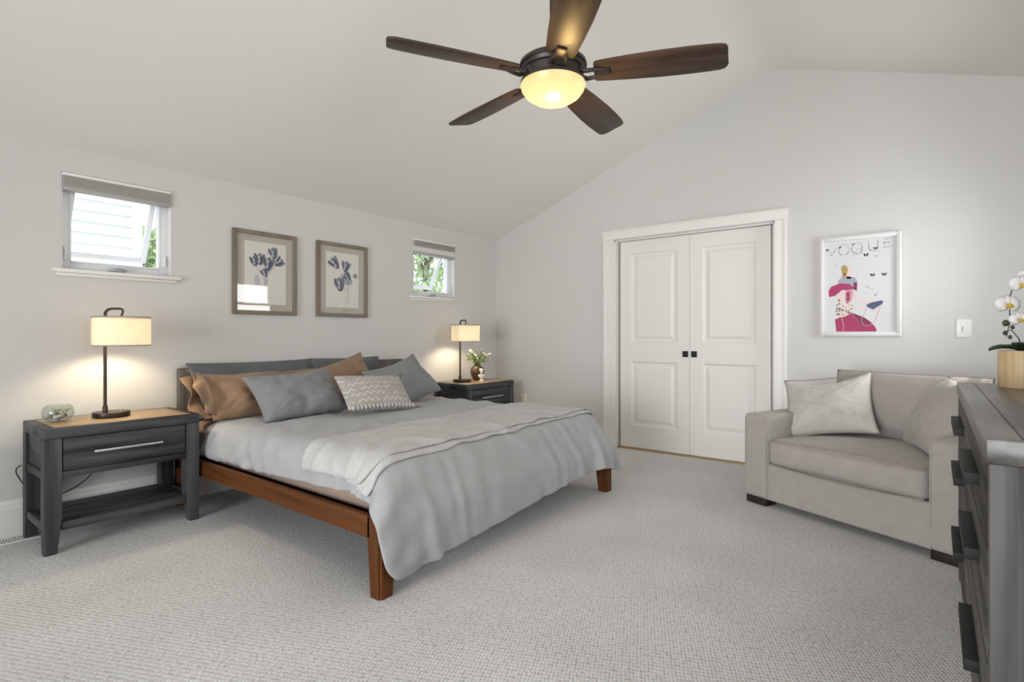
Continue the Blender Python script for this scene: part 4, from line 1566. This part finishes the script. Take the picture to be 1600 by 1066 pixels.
# light switch and outlet on the closet wall
sw = thing('light_switch', 'white dimmer switch plate on the wall right of the poster', 'light switch', (XW - .0005, -.167, 1.1525), rot=(0, 0, R_(-90)))
obj('plate', bx(-.042, .042, -.006, 0, -.062, .062, .004), M['white_plastic'], sw)
bm = bx(-.017, .017, -.0085, -.005, -.034, .034, .002)
obj('paddle', bm, M['white_plastic'], sw)
bm = bx(-.012, -.004, -.011, -.008, -.022, .014, .0015)
obj('slider', bm, mat('switch_grey', (.45, .44, .43), .4), sw)
ol = thing('wall_outlet', 'white wall outlet low on the wall beside the corner nightstand', 'outlet', (XW - .0005, 3.58, .40), rot=(0, 0, R_(-90)))
obj('plate', bx(-.035, .035, -.006, 0, -.057, .057, .004), M['white_plastic'], ol)
for dz in (-.022, .022):
    bm = lathe(bmesh.new(), [(0, 0), (.016, 0), (.016, .003), (0, .003)], 20)
    bmesh.ops.transform(bm, matrix=Matrix.Translation((0, -.0055, dz)) @ Matrix.Rotation(R_(90), 4, 'X'), verts=bm.verts)
    for s in (-1, 1):
        box(bm, s * .006 - .0012, s * .006 + .0012, -.0092, -.0080, dz - .002, dz + .006)
    obj('socket', bm, mat('socket_face_%d' % int(dz * 1000), (.66, .65, .63), .4), ol)

# floor register by the left night stand
fv = thing('floor_vent', 'white slotted floor register by the wall left of the nightstand', 'vent', (.655, 3.905, 0))
bm = bmesh.new()
box(bm, -.16, .16, -.055, -.040, 0, .006, .002)
box(bm, -.16, .16, .040, .055, 0, .006, .002)
box(bm, -.16, -.145, -.040, .040, 0, .006, .002)
box(bm, .145, .16, -.040, .040, 0, .006, .002)
box(bm, -.145, .145, -.004, .004, 0, .006, .001)
for k in range(23):
    x = -.140 + k * .0127
    box(bm, x - .0028, x + .0028, -.040, .040, .001, .006)
obj('grille', bm, M['white_plastic'], fv, smooth=False)
obj('duct', bx(-.146, .146, -.042, .042, .0005, .0012), M['black_metal'], fv, smooth=False)

# ------------------------------------------------------------------ sofa
SA = Vector((3.806, .9996, 0))
ux = Vector((-.4136, -.9104, 0)).normalized()
rz = math.atan2(ux.y, ux.x)
sofa = thing('sofa', 'oatmeal linen chair-and-a-half sofa set at an angle in the corner', 'sofa', SA, rz)
SW, SD, AW = 1.25, .94, .178
def padded(x0, x1, y0, y1, z0, z1, r, puff=(0, 0, 0), n=3, seed=0, wr=0.):
    """upholstered block: rounded box whose faces swell"""
    t = bmesh.new()
    bmesh.ops.create_cube(t, size=2)
    bmesh.ops.subdivide_edges(t, edges=t.edges[:], cuts=22, use_grid_fill=True)
    c = Vector(((x0 + x1) / 2, (y0 + y1) / 2, (z0 + z1) / 2))
    hs = Vector(((x1 - x0) / 2, (y1 - y0) / 2, (z1 - z0) / 2))
    for v in t.verts:
        p = v.co.copy()
        # denser towards the edges
        q = Vector([math.copysign(1 - (1 - abs(k)) ** 1.6, k) for k in p])
        w = Vector((q.x * hs.x, q.y * hs.y, q.z * hs.z))
        core = Vector([max(-hs[k] + r, min(hs[k] - r, w[k])) for k in range(3)])
        d = w - core
        if d.length > 1e-6:
            w = core + d.normalized() * r if sum(abs(q[k]) > .999 for k in range(3)) else core + d
        g = Vector((1 - q.x ** 2, 1 - q.y ** 2, 1 - q.z ** 2))
        w.x += q.x * puff[0] * g.y * g.z
        w.y += q.y * puff[1] * g.x * g.z
        w.z += q.z * puff[2] * g.x * g.y
        if wr:
            nn = noise.noise(Vector((w.x * 5, w.y * 5, w.z * 5 + seed)))
            w += p.normalized() * wr * nn
        v.co = c + w
    return t
obj('base', padded(AW - .02, SW - AW + .02, .012, SD - .08, .045, .275, .012), M['sofa'], sofa)
for x0 in (0, SW - AW):
    arm = obj('arm', padded(x0, x0 + AW, 0, SD - .02, .045, .588, .028, (.004, .004, .006)), M['sofa'], sofa)
    bm = bmesh.new()
    for xs in (x0 + .012, x0 + AW - .012):
        tube(bm, [(xs, .006, .05), (xs, .001, .30), (xs, .003, .555), (xs, .02, .580), (xs, .10, .586)], .0035, 6)
    obj('arm_piping', bm, M['sofa'], arm)
obj('back_frame', padded(AW - .02, SW - AW + .02, SD - .20, SD, .045, .70, .04), M['sofa'], sofa)
sc = obj('seat_cushion', padded(AW + .004, SW - AW - .004, -.005, SD - .22, .278, .440, .035, (.002, .022, .034), seed=4, wr=.004), M['sofa'], sofa)
bm = bmesh.new()
x0, x1 = AW + .012, SW - AW - .012
def cushion_edge(z, s):
    pts = []
    for k in range(25):
        u = -1 + 2 * k / 24
        pts.append(((x0 + x1) / 2 + u * (x1 - x0) / 2, -.004 - .010 * (1 - u * u), z + s * .016 * (1 - u * u)))
    return pts
tube(bm, cushion_edge(.432, 1), .0040, 6)
tube(bm, cushion_edge(.286, -1), .0040, 6)
obj('seat_piping', bm, M['welt'], sc)
bkw, bkh = SW - 2 * AW - .01, .435
bc = thing('back_cushion', None, None, (0, 0, 0))
bc.parent = sofa
bc.location = (SW / 2, SD - .285, .435)
bc.rotation_euler = (R_(-11), 0, 0)
obj('cushion_body', pillow_bm(bkw, bkh, .25, 15, n=44, dog=.025, wr=.010), M['sofa'], bc, ang=180)
obj('piping', tube(bmesh.new(), seam_pts(bkw, bkh, .025), .0045, 6, closed=True), M['welt'], bc)
for x in (.012, SW - .012 - AW + .02):
    for yy in (.012, SD - .18):
        obj('foot', bx(x, x + AW - .03, yy, yy + .10, 0, .046, .003), M['espresso'], sofa)

def at_sofa(p):
    return sofa.location + Matrix.Rotation(rz, 3, 'Z') @ Vector(p)
pl = pillow('throw_pillow', 'pale square throw pillow leaning on the left sofa arm', 'cushion', .53, .45, .24, at_sofa((.375, .34, .462)), (Matrix.Rotation(rz + R_(16), 4, 'Z') @ Matrix.Rotation(R_(-34), 4, 'X') @ Matrix.Rotation(R_(-12), 4, 'Y')).to_euler(), M['sofa_pillow'], 21, 'throw pillows on the sofa', M['welt'], dog=.10, wr=.022, sag=.05)
pr = pillow('throw_pillow', 'throw pillow against the right sofa arm, partly hidden by the dresser', 'cushion', .54, .46, .24, at_sofa((SW - AW - .20, .34, .458)), (Matrix.Rotation(rz - R_(48), 4, 'Z') @ Matrix.Rotation(R_(-30), 4, 'X')).to_euler(), M['sofa'], 23, 'throw pillows on the sofa', M['welt'], dog=.09, wr=.010)

# ------------------------------------------------------------------ dresser
DX0, DX1, DY0, DY1, DZ = 1.471, 3.188, -.565, -.085, .890
dr = thing('dresser', 'large grey oak dresser with dark bar pulls at the right edge', 'dresser', (DX0, DY0, 0))
LX, LY = DX1 - DX0, DY1 - DY0
obj('top', bx(0, LX, 0, LY, DZ - .052, DZ, .004), wood('dresser_top_oak', (.045, .041, .037), (.215, .20, .185), 'x', .34, .55, .6, 0., .5), dr)  # same oak lightened for the top, window light put into its colour
bm = bmesh.new()
box(bm, .012, LX - .012, LY - .060, LY - .0575, DZ - .0005, DZ + .0006)
obj('top_groove', bm, M['black_metal'], dr, smooth=False)
for x in (0.004, LX - .044):
    obj('side_panel', bx(x, x + .040, .004, LY - .006, 0, DZ - .052, .003), M['dress_z'], dr)
obj('back_panel', bx(.04, LX - .04, .006, .02, .08, DZ - .05), M['dress_x'], dr)
bm = bmesh.new()
box(bm, .044, LX - .044, LY - .032, LY - .010, .03, .085, .002)
obj('plinth', bm, M['dress_x'], dr)
mid = LX / 2
obj('divider', bx(mid - .010, mid + .010, .02, LY - .010, .085, DZ - .053), M['dress_z'], dr)
rows = [(.660, .832, .750), (.415, .652, .565), (.090, .407, .290)]
for c0, c1 in ((.047, mid - .013), (mid + .013, LX - .047)):
    for (a_, b_, hz) in rows:
        d = obj('drawer', bx(c0, c1, LY - .400, LY - .004, a_, b_, .003), M['dress_x'], dr)
        cx = (c0 + c1) / 2
        bm = bx(cx - .18, cx + .18, LY - .006, LY + .026, hz - .015, hz + .015, .003)
        obj('pull', bm, M['black_metal'], d)

# orchid on the dresser
OX, OY = 3.010, -.290
orc = thing('potted_orchid', 'white orchid in a pale bamboo pot on the dresser', 'plant', (OX, OY, DZ))
pm = wood('bamboo', (.50, .36, .19), (.68, .52, .32), 'z', .45, 1.2, .15)
bm = lathe(bmesh.new(), [(0, 0), (.078, 0), (.080, .003), (.080, .147), (.078, .150), (.070, .150), (.070, .125), (0, .125)], 56)
obj('pot', bm, pm, orc)
obj('moss', lathe(bmesh.new(), [(0, .140), (.04, .138), (.0695, .128)], 30), mat('moss', (.07, .08, .03), .95, bump=(90, .8, .006)), orc)
# frame of reference: "left in the photo" on the dresser runs along -R
Rv = Vector((math.sin(PHI), -math.cos(PHI), 0))
Fv = Vector((math.cos(PHI), math.sin(PHI), 0))
def orchid_leaf(d, L_, w, rise, droop):
    bm = bmesh.new()
    n = 14
    side = Vector((-d.y, d.x, 0))
    rows_ = []
    for i in range(n + 1):
        u = i / n
        c = d * (L_ * u) + Vector((0, 0, .142 + rise * u - droop * u * u))
        ww = w * (math.sin(PI * min(1, .12 + u * .88)) ** .7) * (1 if u < .98 else .3)
        rows_.append([bm.verts.new(c + side * (ww * s) + Vector((0, 0, .012 * abs(s)))) for s in (-1, -.5, 0, .5, 1)])
    for p, q in zip(rows_[:-1], rows_[1:]):
        for k in range(4):
            bm.faces.new((p[k], p[k + 1], q[k + 1], q[k]))
    o = obj('leaf', bm, M['dark_leaf'], orc, ang=180)
    md = o.modifiers.new('t', 'SOLIDIFY')
    md.thickness = .003
for ang_, L_, w_, rs, dp in ((170, .125, .024, .06, .055), (215, .11, .026, .06, .03), (20, .16, .028, .05, .06), (300, .13, .026, .06, .06), (95, .12, .026, .06, .05)):
    q = R_(ang_)
    orchid_leaf((Rv * math.cos(q) + Fv * math.sin(q)).normalized(), L_, w_, rs, dp)
petal_m = mat('orchid_petal', (.82, .82, .80), .55)
cent_m = mat('orchid_centre', (.62, .40, .06), .5)
def petal(bm, c, d, nrm, L_, w):
    n = 7
    side = d.cross(nrm).normalized()
    prev = None
    for i in range(n + 1):
        u = i / n
        p = c + d * (L_ * u) + nrm * (.010 * math.sin(u * PI) - .004 * u)
        ww = w * math.sin(PI * (.06 + .90 * u)) ** .6
        row = [bm.verts.new(p + side * (ww * s) + nrm * (-.006 * s * s)) for s in (-1, -.4, .4, 1)]
        if prev:
            for k in range(3):
                bm.faces.new((prev[k], prev[k + 1], row[k + 1], row[k]))
        prev = row
def blossom(c, nrm, s, spin):
    c = Vector(c)
    nrm = Vector(nrm).normalized()
    upv = Vector((0, 0, 1))
    a = (upv - nrm * upv.dot(nrm)).normalized()
    b = nrm.cross(a)
    bm = bmesh.new()
    for ang_, L_, w in ((90, .042, .017), (205, .040, .016), (335, .040, .016), (160, .046, .028), (20, .046, .028)):
        q = R_(ang_ + spin)
        petal(bm, c, a * math.sin(q) + b * math.cos(q), nrm, L_ * s, w * s)
    o = obj('flower', bm, petal_m, orc, ang=180)
    md = o.modifiers.new('t', 'SOLIDIFY')
    md.thickness = .0015
    bm = bmesh.new()
    ball(bm, c + nrm * .010 - a * .004 * s, .0085 * s, (1, 1, 1.3), 12)
    for sg in (-1, 1):
        ball(bm, c + nrm * .009 + b * sg * .009 * s - a * .006 * s, .006 * s, (1, 1, 1), 10)
    obj('flower_centre', bm, cent_m, o)
facing = -Fv * .9 - Rv * .25 + Vector((0, 0, .05))
bl = [((-.062, .0), .335, 1.0, 0), ((-.020, .01), .415, 1.0, 8), ((-.045, .02), .275, .75, -10), ((.045, -.01), .45, 1.0, 0), ((.05, .01), .35, 1.0, 0), ((.10, .0), .42, 1.0, 10)]
for (r_, f_), z_, s_, sp_ in bl:
    c = Rv * r_ - Fv * f_ * 1.5 + Vector((0, 0, z_))
    blossom(c, facing, s_, sp_)
bm = bmesh.new()
tube(bm, [(0, 0, .135), Rv * .02 + Vector((0, 0, .30)), Rv * .03 + Fv * .02 + Vector((0, 0, .44)), Rv * -.02 + Fv * .01 + Vector((0, 0, .45)), Rv * -.05 + Fv * .01 + Vector((0, 0, .36)), Rv * -.055 + Vector((0, 0, .27)), Rv * -.07 + Vector((0, 0, .205))], [.004, .0035, .003, .0025, .002, .002, .0015], 8)
tube(bm, [(0.01, 0, .135), Rv * -.02 + Vector((0, 0, .20)), Rv * -.05 + Vector((0, 0, .235)), Rv * -.075 + Vector((0, 0, .225))], [.003, .002, .0018, .0015], 8)
obj('stem', bm, M['dark_leaf'], orc)
for r_, z_, s_ in ((-.073, .262, .011), (-.075, .222, .008), (-.055, .205, .007), (-.045, .245, .007)):
    obj('bud', ball(bmesh.new(), Rv * r_ + Vector((0, 0, z_)), s_, (1, 1, 1.25), 12), mat('bud_%d' % int(s_ * 1000), (.05, .06, .035), .5), orc)
